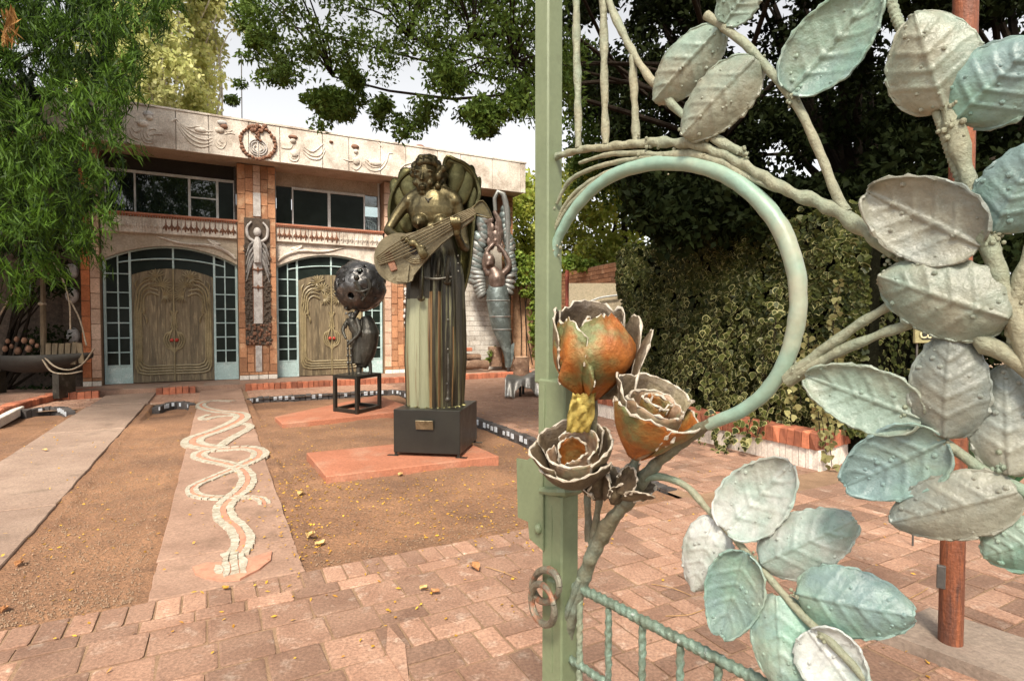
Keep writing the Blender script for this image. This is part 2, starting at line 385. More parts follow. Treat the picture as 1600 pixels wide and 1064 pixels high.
while a < 9.2:
    bb = 3.435; row = 0
    while bb < 13.5:
        k = (col + row) % 2
        if random.random() < .12: R_(a, a + .235, bb, bb + .235)
        elif k: R_(a, a + .235, bb, bb + .1175); R_(a, a + .235, bb + .1175, bb + .235)
        else: R_(a, a + .1175, bb, bb + .235); R_(a + .1175, a + .235, bb, bb + .235)
        bb += .235; row += 1
    a += .235; col += 1
paved('side_paving', recs, 'paver', [E(3.43, 3.43, -.0075), E(9, 3.435, -.0075), E(9, 13.62, -.0075), E(3.43, 13.62, -.0075)])
recs = []
bb = 12.06; row = 0
while bb < 13.4:
    a = -7 + (.12 if row % 2 else 0)
    while a < 3.5:
        if not (-.36 < a < .45) : R_(a, a + .235, bb, bb + .1175)
        a += .235
    bb += .1175; row += 1
paved('back_walk', recs, 'paver', [E(-7, 11.93, -.022), E(3.43, 11.93, -.022), E(3.43, 13.62, -.022), E(-7, 13.62, -.022)], limit=0)
# terrace in front of the building
b = MB(); b.poly([E(-9, 13.62, .12), E(12, 13.62, .12), E(12, 15.6, .12), E(-9, 15.6, .12)], (0, 0, -.25)); o = b.build('terrace', 'slab_stone', smooth=False); o['kind'] = 'structure'

# path slabs
def slab(name, a0, a1, b0, b1, z, h, mt, parent, seed, chip=.006):
    r = random.Random(seed); m = MB(); P = []
    def edge(x0, y0, x1, y1, n=14):
        for i in range(n):
            t = i / n; P.append((x0 + (x1 - x0) * t + r.uniform(-chip, chip), y0 + (y1 - y0) * t + r.uniform(-chip, chip)))
    edge(a0, b0, a1, b0, 8); edge(a1, b0, a1, b1); edge(a1, b1, a0, b1, 8); edge(a0, b1, a0, b0)
    ca, cb = (a0 + a1) / 2, (b0 + b1) / 2; n = len(P)
    V = [E(p[0], p[1], z - h) for p in P] + [E(p[0], p[1], z - .008) for p in P] + [E(ca + (p[0] - ca) * (1 - .012 / abs(a1 - a0)), cb + (p[1] - cb) * (1 - .012 / abs(b1 - b0)), z) for p in P]
    Fc = [(i, (i + 1) % n, (i + 1) % n + n, i + n) for i in range(n)] + [(i + n, (i + 1) % n + n, (i + 1) % n + 2 * n, i + 2 * n) for i in range(n)] + [tuple(range(2 * n, 3 * n))]
    m.add(V, Fc); return m.build(name, mt, parent, ang=25)
root = empty('snake_path', E(0, 7, 0), kind='structure')
for i, (b0, b1, z) in enumerate(((3.44, 3.97, .002), (3.98, 7.86, .006), (7.88, 11.9, .012), (11.92, 13.6, .03))):
    slab('slab', -.35, .43, b0, b1, z, .12, 'slab_stone', root, i)
root = empty('stone_path', E(-1.6, 7, 0), kind='structure')
for i, (a0, a1, b0, b1, z) in enumerate(((-2.35, -1.17, 3.44, 5.62, 0), (-2.05, -1.17, 5.64, 9.3, .006), (-2.05, -1.17, 9.32, 12.0, .012), (-2.0, -1.15, 12.02, 13.62, .03), (-1.75, -.95, 13.64, 14.55, .125))):
    slab('slab', a0, a1, b0, b1, z, .1, 'path_stone', root, 20 + i)
slab('slab', -.3, .42, 13.64, 14.5, .125, .04, 'path_stone', root, 31)

# mosaic snakes inlaid in the path
sn = empty('snake_mosaic', E(.05, 6, .01), 'white mosaic snakes entwined along the middle of the stone path', 'mosaic')
def z7(x, y): return G(x / 2.294, 600 + y / 2.294, .012)
def ribbon(pts, w, name='snake_body', stripe=True, zoff=.0):
    P, ts = catmull([z7(*p) for p in pts], .06); ws = np.interp(ts, np.linspace(0, 1, len(w)), w) * .72
    Vq = []; mi = []
    for i in range(len(P) - 1):
        t = nrm(P[min(i + 2, len(P) - 1)] - P[max(i - 1, 0)]); s = np.cross(t, Z)
        t2 = nrm(P[min(i + 2, len(P) - 1)] - P[i]); s2 = np.cross(t2, Z); wa, wb = ws[i] / 2, ws[i + 1] / 2
        q0, q1 = P[i], P[i + 1]; g = (q1 - q0)
        cols = [(-1, -.30), (-.27, .27), (.30, 1)] if stripe else [(-1, -.35), (-.32, .35), (.38, 1)]
        for ci, (c0, c1) in enumerate(cols):
            js = .05; dz = Z * (.006 + zoff * .25 + random.uniform(0, .002))
            red = stripe and ci == 1
            a0_, a1_ = (0.0, 1.0) if red else (js, 1 - js)
            jit = lambda: (t * random.uniform(-.006, .006) + s * random.uniform(-.006, .006)) * (0 if red else 1)
            if red: dz = Z * (.004 + zoff * .25)
            Vq.append([q0 + g * a0_ + s * wa * c0 + dz + jit(), q0 + g * a0_ + s * wa * c1 + dz + jit(), q0 + g * a1_ + s2 * wb * c1 + dz + jit(), q0 + g * a1_ + s2 * wb * c0 + dz + jit()]); mi.append(1 if red else 0)
    m = MB()
    for q, k in zip(Vq, mi):
        lo = [p - Z * .03 for p in q]; m.add(list(q) + lo, [(0, 1, 2, 3)[::-1], (0, 1, 5, 4), (1, 2, 6, 5), (2, 3, 7, 6), (3, 0, 4, 7)], k)
    o = m.build(name, ['mosaic_white', 'mosaic_red'], sn, smooth=False); return o
ribbon([(850, 610), (872, 560), (850, 515), (808, 478), (802, 440), (835, 405), (875, 372), (888, 335), (862, 303), (808, 284), (748, 272), (712, 258), (735, 240), (800, 234), (880, 228), (928, 240), (925, 262), (880, 284)], [.19, .2, .21, .22, .21, .2, .24, .26, .26, .24])
ribbon([(880, 286), (820, 312), (740, 345), (690, 372), (700, 398), (760, 407), (830, 407), (895, 405), (935, 412), (948, 428)], [.2, .15, .14, .14, .12, .09, .14], zoff=.006)
ribbon([(795, 232), (720, 222), (690, 210), (705, 192), (770, 170), (840, 140), (868, 118), (850, 105), (780, 98), (730, 86), (722, 72), (760, 60), (835, 62)], [.3, .34, .36, .36, .32, .26, .2, .22], zoff=.003)
ribbon([(790, 222), (830, 195), (880, 168), (898, 152), (870, 143), (820, 160)], [.16, .16, .14, .12], zoff=.009, stripe=False)
ribbon([(850, 112), (780, 118), (735, 128), (720, 122), (750, 110)], [.14, .14, .1], zoff=.009, stripe=False)
b = MB()
hd = [z7(*p) for p in ((835, 600), (870, 612), (895, 640), (900, 668), (870, 688), (820, 690), (785, 682), (778, 660), (800, 640), (790, 632), (750, 634), (812, 612))]
red = [z7(*p) for p in ((690, 655), (740, 640), (810, 640), (900, 622), (975, 598), (970, 630), (930, 662), (860, 698), (790, 702), (730, 690), (700, 678))]
b.poly([p - Z * .01 for p in red], Z * .013, 1)
b.build('snake_hood', ['mosaic_white', 'mosaic_red'], sn, smooth=False)
# white chips of the head: irregular tiles clipped from a jittered lattice
b = MB(); c0 = np.mean(hd, 0)
def inpoly(p, poly):
    k = False; n = len(poly)
    for i in range(n):
        x0, y0 = poly[i][0], poly[i][1]; x1, y1 = poly[i - 1][0], poly[i - 1][1]
        if (y0 > p[1]) != (y1 > p[1]) and p[0] < (x1 - x0) * (p[1] - y0) / (y1 - y0) + x0: k = not k
    return k
lat = {}
for i in range(-9, 10):
    for j in range(-9, 10): lat[i, j] = c0 + E1 * (i + random.uniform(-.3, .3)) * .045 + E2 * (j + random.uniform(-.3, .3)) * .06
for i in range(-9, 9):
    for j in range(-9, 9):
        q = [lat[i, j], lat[i + 1, j], lat[i + 1, j + 1], lat[i, j + 1]]; c = np.mean(q, 0)
        if inpoly(c, hd):
            dz = random.uniform(.006, .012); b.poly([c + (p - c) * .86 for p in q], Z * dz, 0)
b.build('snake_head', 'mosaic_white', sn, smooth=False)

# kerbs ----------------------------------------------------------------
KB = [unit_brick('kerb_brick_mesh', 'kerb_brick', 40 + i, .06) for i in range(4)]
ED = [unit_brick('edging_mesh', 'edging_dark', 50 + i, .06) for i in range(4)]
def run_bricks(root, meshes, name, pts, pitch, la, lb, h, ztop, skip=None):
    P, _ = catmull(pts, pitch); 
    k = 0
    D = np.cumsum([0] + [np.linalg.norm(P[i + 1] - P[i]) for i in range(len(P) - 1)]); tot = D[-1]; n = int(tot / pitch)
    for i in range(n):
        d = (i + .5) * pitch; p = np.array([np.interp(d, D, [q[c] for q in P]) for c in range(3)]); p2 = np.array([np.interp(min(tot, d + .02), D, [q[c] for q in P]) for c in range(3)]); p1 = np.array([np.interp(max(0, d - .02), D, [q[c] for q in P]) for c in range(3)])
        if skip and skip(p): continue
        o = bpy.data.objects.new(name, meshes[random.randrange(len(meshes))]); COL.objects.link(o); o.parent = root
        o.location = tuple(np.array([p[0], p[1], ztop - h / 2 + random.uniform(-.006, .006)]) - wloc(root)); o.scale = (la, lb, h)
        o.rotation_euler = (random.uniform(-.03, .03), random.uniform(-.03, .03), math.atan2(p2[1] - p1[1], p2[0] - p1[0]) + random.uniform(-.03, .03))
root = empty('brick_kerb', E(3, 13.5, 0), 'red brick kerb edging the terrace in front of the building', 'kerb')
kskip = lambda p: -.4 < np.dot(p, E1) < .5 or -2.05 < np.dot(p, E1) < -1.1
run_bricks(root, KB, 'brick', [E(-2.9, 13.35), E(-2.2, 13.5), E(-1, 13.52), E(3, 13.52), E(9.5, 13.52)], .118, .108, .2, .2, .135, kskip)
root = empty('brick_kerb', E(-3.6, 12, 0), 'curved red brick kerb at the left edge below the bamboo', 'kerb')
run_bricks(root, KB, 'brick', [G(-120, 690, .1), G(-20, 645, .1), G(60, 622, .1), G(120, 611, .1), G(152, 605, .1)], .118, .108, .2, .22, .12)
def edging(label, pts, zt):
    root = empty('tile_edging', pts[0] * [1, 1, 0], label, 'edging')
    run_bricks(root, ED, 'edging_brick', pts, .112, .1, .12, .2, zt)
    P, _ = catmull(pts, .112); m = MB()
    for i in range(0, len(P) - 1):
        if random.random() < .62:
            t = nrm(P[i + 1] - P[i]); s = np.cross(t, Z); s = s if np.dot(s, P[i]) < 0 else -s; w = random.uniform(.024, .038)
            c = P[i] * [1, 1, 0] + s * .064 + Z * (zt - random.uniform(.035, .05)); m.box(c, (t, s, Z), (w, .006, w))
    o = m.build('mirror_tile', 'mirror_tile', root, smooth=False); o['kind'] = 'stuff'
edging('dark edging with mirror tiles along the back and right of the soil bed', [E(.5, 11.85), E(.62, 11.98), E(.9, 12.02), E(2.2, 12.02), E(3.2, 12.0), E(3.44, 11.85), E(3.49, 11.3), E(3.49, 8), E(3.49, 5), E(3.49, 3.6)], .012)
edging('short dark edging with mirror tiles at the far left bed', [G(35, 642, .02), G(70, 637, .02), G(98, 637, .02), G(112, 645, .02)], .035)
edging('few dark edging tiles between the two stone paths', [E(-.98, 11.4), E(-.88, 11.75), E(-.7, 11.95), E(-.5, 11.75), E(-.42, 11.4)], .02)
m = MB(); q0, q1 = G(-60, 690, 0), G(32, 641, 0); t = nrm(q1 - q0); m.box((q0 + q1) / 2 + Z * .0, (t, np.cross(Z, t), Z), (np.linalg.norm(q1 - q0) / 2, .05, .07), bev=.01)
tag(m.build('white_kerb', 'white_stone', loc=(q0 + q1) / 2), 'low white kerb stone at the left edge of the yard', 'kerb')

# terracotta plinth slabs
def plinth(pts, z0, z1, label):
    P = [np.array([p[0], p[1], z0]) for p in pts]; c = np.mean(P, 0); m = MB()
    n = len(P); ins = [c + (p - c) * .985 for p in P]
    V = P + [p + Z * (z1 - z0 - .008) for p in P] + [p + Z * (z1 - z0) for p in ins]
    m.add(V, [(i, (i + 1) % n, (i + 1) % n + n, i + n) for i in range(n)] + [(i + n, (i + 1) % n + n, (i + 1) % n + 2 * n, i + 2 * n) for i in range(n)] + [tuple(range(2 * n, 3 * n))])
    tag(m.build('terracotta_slab', 'terracotta', loc=c, smooth=False), label, 'slab', 'terracotta slabs under the sculptures')
plinth([G(510, 744, .05), G(779, 712, .05), G(716, 684, .05), G(479, 707, .05)], -.06, .05, 'terracotta slab under the dark box pedestal of the winged lute player')
plinth([G(441, 662, .05), G(655, 640, .05), G(590, 617, .05), G(429, 651, .05)], -.1, .05, 'terracotta slab under the open steel table of the globe bearer')
m = MB(); m.poly([G(606, 976, .009), G(633, 1006, .009), G(640, 1075, .009), G(603, 1016, .009)], (0, 0, -.012)); tag(m.build('terracotta_shard', 'paver', loc=G(620, 1020), smooth=False), 'pointed terracotta shard lying on the pavers at bottom centre', 'shard')

# ------------------------------------------------------------------ the building
BLD = empty('workshop_building', FP(1.7, .12), 'two-storey ceramic-clad workshop with carved doors and relief fascia', 'building')
FAX = (E1, -NF, Z)
def fbox(mb, s0, s1, z0, z1, k0, k1, mi=0, bev=0.0):
    mb.box(FP((s0 + s1) / 2, (z0 + z1) / 2, (k0 + k1) / 2), FAX, ((s1 - s0) / 2, abs(k1 - k0) / 2, (z1 - z0) / 2), mi, bev)
def fpart(name, mt, parent, *boxes, bev=0.0):
    m = MB()
    for q in boxes: fbox(m, *q, bev=bev)
    return m.build(name, mt, parent, smooth=bev > 0)
# dark interior shell, roof, side
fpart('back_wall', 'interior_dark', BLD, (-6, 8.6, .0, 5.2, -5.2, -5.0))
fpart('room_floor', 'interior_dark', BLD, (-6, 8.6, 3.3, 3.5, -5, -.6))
fpart('roof', 'roofing', BLD, (-6.2, 8.75, 5.62, 5.74, -5.4, .5))
fpart('soffit', 'soffit', BLD, (-6.2, 8.8, 5.22, 5.30, -1.2, .57))
fpart('side_wall', 'wall_plaster', BLD, (8.55, 8.7, .0, 5.22, -5.2, -.3))
fpart('side_wall', 'wall_plaster', BLD, (-6.2, -6.0, .0, 5.22, -5.2, -.3))
# fascia panels
fsc = fpart('fascia', 'stone_relief', BLD, (-6.2, 8.8, 5.2, 6.02, .57, .60))
s = -6.2; i = 0
wd = [.95, .62, .78, .66, .86, .66, .95, .9, .62, .8, .66]
while s < 8.78:
    w = min(wd[i % len(wd)], 8.8 - s); m = MB(); fbox(m, s + .006, s + w - .006, 5.195 + random.uniform(-.004, .004), 6.04 + random.uniform(-.015, .015), .602, .64 + random.uniform(0, .006), bev=.008)
    m.build('panel', 'stone_relief', fsc); s += w; i += 1
fpart('coping', 'stone_relief', fsc, (-6.2, 8.82, 6.03, 6.07, .2, .66))
def z1(x, y): return fa(x / 3.8, 150 + y / 3.8, .64)
def z2(x, y): return fa(370 + x / 3.325, 150 + y / 3.325, .64)
def relief(name, lines, balls, zf, k=.645, r=.018, mt='stone_relief', parent=fsc):
    m = MB()
    for L_ in lines: m.tube([FP(*zf(*p), k) for p in L_], [r * .6, r, r, r * .6], 6)
    for (x, y, rx, rz, mi) in balls:
        s_, z_ = zf(x, y); m.ball(FP(s_, z_, k), (rx, .05, rz), 10, 7, mi, FAX)
    return m.build(name, [mt, 'relief_grey', 'relief_brown'], parent)
relief('relief_figure', [[(850, 185), (838, 230), (860, 275), (905, 280), (912, 235)], [(862, 180), (855, 230), (872, 262), (900, 262)], [(875, 175), (872, 225), (885, 248)], [(770, 200), (790, 240), (830, 262)], [(780, 185), (805, 215), (835, 200), (860, 165)], [(890, 235), (930, 228), (966, 232)], [(885, 205), (910, 195), (930, 205)]],
       [(880, 110, .1, .07, 1), (888, 130, .07, .06, 0), (848, 165, .11, .08, 0)], z1)
relief('relief_drapery', [[(1045, 150), (1085, 225), (1140, 285), (1200, 305), (1258, 292)], [(1050, 155), (1100, 225), (1155, 268), (1210, 285), (1260, 272)], [(1055, 158), (1120, 220), (1170, 250), (1220, 262), (1262, 250)], [(1058, 160), (1130, 205), (1185, 225), (1262, 232)], [(1060, 158), (1120, 188), (1180, 182), (1225, 210), (1265, 212)], [(1020, 155), (1045, 140), (1062, 155)]], [(1190, 205, .12, .06, 0)], z1)
relief('relief_figure', [[(1268, 250), (1285, 300), (1315, 315), (1340, 288), (1338, 245)], [(1280, 235), (1295, 285), (1318, 298)], [(1295, 225), (1308, 270), (1325, 280)], [(1330, 232), (1365, 222), (1395, 230)], [(1335, 200), (1350, 215), (1380, 205)]], [(1318, 160, .1, .06, 1), (1330, 183, .08, .06, 2), (1305, 205, .1, .07, 0)], z1)
relief('relief_figure', [[(230, 270), (275, 275), (290, 255)], [(265, 300), (280, 335), (315, 335), (325, 290)], [(275, 290), (290, 325), (310, 322)]], [(292, 215, .11, .05, 2), (292, 235, .07, .06, 0), (300, 300, .09, .1, 0)], z2)
relief('relief_drapery', [[(345, 295), (380, 325), (430, 330), (460, 285)], [(345, 280), (385, 310), (430, 310), (455, 270)], [(350, 268), (395, 292), (450, 250)]], [(490, 240, .05, .03, 2)], z2)
relief('relief_figure', [[(555, 330), (600, 340), (620, 300)], [(595, 370), (620, 385), (645, 360), (640, 320)]], [(615, 265, .1, .06, 2), (618, 290, .06, .06, 0), (620, 340, .09, .1, 0)], z2)
relief('relief_bird', [[(660, 355), (690, 385), (740, 388), (775, 350), (790, 300), (810, 300)], [(665, 340), (700, 368), (745, 366), (770, 335)], [(670, 328), (705, 350), (750, 345)], [(730, 240), (745, 255), (755, 270)], [(845, 385), (870, 360), (905, 350)], [(855, 400), (890, 375), (930, 368)]], [(720, 350, .17, .08, 0)], z2)
sW, zW = fa(403, 222, .64); m = MB()
for k in range(30):
    t = 2 * PI * k / 30; rr = .36 + random.uniform(-.015, .015); m.ball(FP(sW + rr * math.cos(t), zW - .02 + rr * math.sin(t), .66), (random.uniform(.03, .055), .04, random.uniform(.03, .05)), 7, 5, 0, FAX)
m.tube([FP(sW + .36 * math.cos(t), zW - .02 + .36 * math.sin(t), .65) for t in np.linspace(0, 2 * PI, 25)], .022, 6)
for k in range(14): m.ball(FP(sW + random.uniform(-.16, .16), zW + .3 + random.uniform(-.07, .08), .67), (.045, .04, .045), 6, 5, 0, FAX)
for k in range(8): m.ball(FP(sW + random.uniform(-.05, .05), zW + .2 - k * .025, .67), (.035, .035, .03), 6, 5, 0, FAX)
m.build('wreath', 'relief_brown', fsc)
m = MB()
for sg in (-1, 1):
    for rr in (.17, .12): m.tube([FP(sW + sg * .03 + sg * rr * math.sin(t) * .9, zW - .13 + rr * math.cos(t), .66) for t in np.linspace(0, PI, 9)], .013, 6)
    m.tube([FP(sW + sg * .05, zW - .08, .66), FP(sW + sg * .09, zW - .15, .66), FP(sW + sg * .04, zW - .21, .66)], .012, 6)
m.tube([FP(sW, zW + .05, .66), FP(sW, zW - .33, .66)], .011, 6)
m.build('emblem', 'relief_grey', fsc)

# pillars with their own facing blocks
BLK = {n: [unit_brick(n + '_mesh', n, 70 + i, .035, wob=.012) for i in range(3)] for n in ('facade_brick', 'facade_brick_orange', 'facade_tile_pink', 'white_stone', 'wall_grey_brick')}
def block(name, mt, parent, s0, s1, z0, z1, k0, k1, g=.006):
    o = bpy.data.objects.new(name, random.choice(BLK[mt])); COL.objects.link(o); o.parent = parent
    # unit brick: local x along wall, local z out of the wall
    o.location = tuple(FP((s0 + s1) / 2, (z0 + z1) / 2, (k0 + k1) / 2) - wloc(parent)); o.scale = (s1 - s0 - 2 * g, z1 - z0 - 2 * g, abs(k1 - k0))
    Rm = Matrix((tuple(E1), tuple(Z), tuple(NF))).transposed(); o.rotation_euler = Rm.to_euler(); return o
def column(p, cols, z0, z1, hh, k0, k1, mt):
    for ci, (s0, s1) in enumerate(cols):
        z = z0 + (0 if ci % 2 else -.0)
        n = max(1, round((z1 - z0) / hh)); h = (z1 - z0) / n; off = (h / 2 if ci % 2 else 0)
        zz = z0
        edges = [z0] + [z0 + off + h * i for i in range(0 if off else 1, n + 1)]
        edges = [e for e in edges if e < z1 - .03] + [z1]
        for a_, b_ in zip(edges[:-1], edges[1:]): block('brick', mt if not isinstance(mt, list) else mt[ci], p, s0, s1, a_, b_, k0 + .001, k1 + random.uniform(-.006, .008))
p1_ = fpart('pillar', 'mortar', BLD, (-1.62, -1.29, .12, 5.2, -.5, .08))
column(p1_, [(-1.62, -1.46), (-1.46, -1.29)], .3, 5.2, .33, .08, .115, ['facade_brick_orange', 'facade_tile_pink'])
for k in range(9):   # carved rosettes on the orange course
    pass
p2_ = fpart('pillar', 'mortar', BLD, (1.36, 2.19, .12, 5.2, -.5, .08))
column(p2_, [(1.36, 1.53), (2.02, 2.19)], .3, 5.2, .34, .08, .12, ['facade_brick', 'facade_brick'])
column(p2_, [(1.53, 1.68), (1.68, 1.87), (1.87, 2.02)], .3, .95, .22, .08, .105, 'facade_brick')
column(p2_, [(1.53, 1.70), (1.70, 1.86), (1.86, 2.02)], 3.95, 5.2, .3, .08, .115, ['facade_brick', 'facade_tile_pink', 'facade_brick'])
p3_ = fpart('pillar', 'mortar', BLD, (4.85, 6.2, .12, 5.2, -.5, .02))
column(p3_, [(4.85, 5.03), (5.03, 5.2), (5.2, 5.36), (5.75, 5.95), (5.95, 6.2)], .3, 5.2, .3, .02, .06, ['facade_tile_pink', 'facade_brick', 'facade_brick', 'facade_brick', 'facade_brick'])
column(p3_, [(5.36, 5.75)], .3, 1.35, .3, .02, .05, 'facade_brick')
p4_ = fpart('pillar', 'mortar', BLD, (8.35, 8.7, .12, 5.2, -.3, .02))
column(p4_, [(8.35, 8.7)], .3, 5.2, .16, .02, .05, 'facade_brick')
for pp, s0, s1, kk in ((p1_, -1.62, -1.29, .12), (p2_, 1.36, 2.19, .125), (p3_, 4.85, 6.2, .07)):
    n = max(2, round((s1 - s0) / .2))
    for i in range(n): block('plinth_tile', 'white_stone', pp, s0 + (s1 - s0) * i / n, s0 + (s1 - s0) * (i + 1) / n, .12, .23 if True else .3, .02, kk + .02)
    for i in range(n): block('brick', 'facade_brick', pp, s0 + (s1 - s0) * i / n, s0 + (s1 - s0) * (i + 1) / n, .23, .3, .02, kk)
# stone lumps on right pillar
m = MB()
for z_ in np.arange(1.4, 4.6, .11):
    for q in range(3): m.ball(FP(5.36 + .39 * random.random(), z_ + random.uniform(-.04, .04), .05), (random.uniform(.05, .11), .06, random.uniform(.04, .08)), 7, 5, 0, FAX)
m.build('relief_column', 'relief_grey', p3_)
# centre pillar sculpture
m = MB(); fbox(m, 1.5, 2.06, .95, 3.95, .08, .13)
rr = random.Random(3)
for z_ in np.arange(1.0, 3.3, .075):
    for sx in ((1.5, 1.66), (1.90, 2.06)):
        for q in range(3): m.ball(FP(rr.uniform(*sx), z_ + rr.uniform(-.03, .03), .135), (rr.uniform(.02, .045), .03, rr.uniform(.02, .05)), 6, 4, 0, FAX)
m.build('mosaic_ground', 'relief_dark', p2_)
m = MB(); fbox(m, 1.68, 1.88, 1.45, 3.35, .13, .16, bev=.01); fbox(m, 1.71, 1.85, .3, .93, .107, .125, bev=.01)
m.ball(FP(1.78, 3.62, .18), (.085, .07, .11), 10, 8, 0, FAX)
m.tube([FP(1.78, 3.5, .16), FP(1.78, 3.3, .17), FP(1.78, 2.9, .17)], [.05, .1, .085], 8)
for sg in (-1, 1): m.tube([FP(1.78 + sg * .08, 3.4, .16), FP(1.78 + sg * .2, 3.5, .16), FP(1.78 + sg * .22, 3.72, .16), FP(1.78 + sg * .12, 3.86, .16)], [.035, .035, .03, .02], 7)
for k in range(2):
    for sg in (-1, 1):
        for q in range(4): m.tube([FP(1.78 + sg * (.07 + .0 * q), 3.4 - q * .12, .15), FP(1.78 + sg * .16, 3.3 - q * .16, .165), FP(1.78 + sg * .25, 3.05 - q * .2, .15)], [.03, .035, .01], 6)
m.build('carved_figure', 'relief_grey', p2_)
m = MB()
for z_ in (2.75, 2.33):
    m.tube([FP(1.66, z_, .165), FP(1.78, z_ - .02, .18), FP(1.9, z_, .165)], .018, 6); m.ball(FP(1.78, z_, .18), (.03, .03, .05), 7, 5, 0, FAX); m.tube([FP(1.78, z_, .18), FP(1.78, z_ - .12, .17)], [.02, .006], 6)
for q in range(60): m.ball(FP(rr.uniform(1.5, 2.06), rr.uniform(.97, 1.45), .135), (rr.uniform(.02, .05), .04, rr.uniform(.02, .05)), 6, 4, 0, FAX)
m.tube([FP(1.675, 3.2, .15), FP(1.675, 1.5, .15)], .012, 5); m.tube([FP(1.885, 2.6, .15), FP(1.885, 1.5, .15)], .008, 5)
m.build('brown_ornament', 'relief_brown', p2_)
fpart('niche', 'relief_grey', p2_, (1.7, 1.86, 4.0, 4.55, .116, .15))
# left dark relief strip with faces, and wall going left whose dark colour carries shade
rs = fpart('relief_strip', 'relief_dark', BLD, (-1.95, -1.63, .12, 5.2, -.4, -.02))
for z_ in (2.55, 2.05, 3.2, 3.8, 1.2):
    m = MB(); m.ball(FP(-1.79, z_, -.02), (.12, .1, .17), 10, 7, 0, FAX); m.ball(FP(-1.79, z_ - .02, .075), (.025, .03, .05), 6, 5, 0, FAX); m.ball(FP(-1.79, z_ - .1, .055), (.05, .02, .015), 6, 4, 0, FAX); m.build('face', 'relief_grey', rs)
fpart('wall', 'relief_dark', BLD, (-6.0, -1.95, .0, 5.2, -.5, -.25))

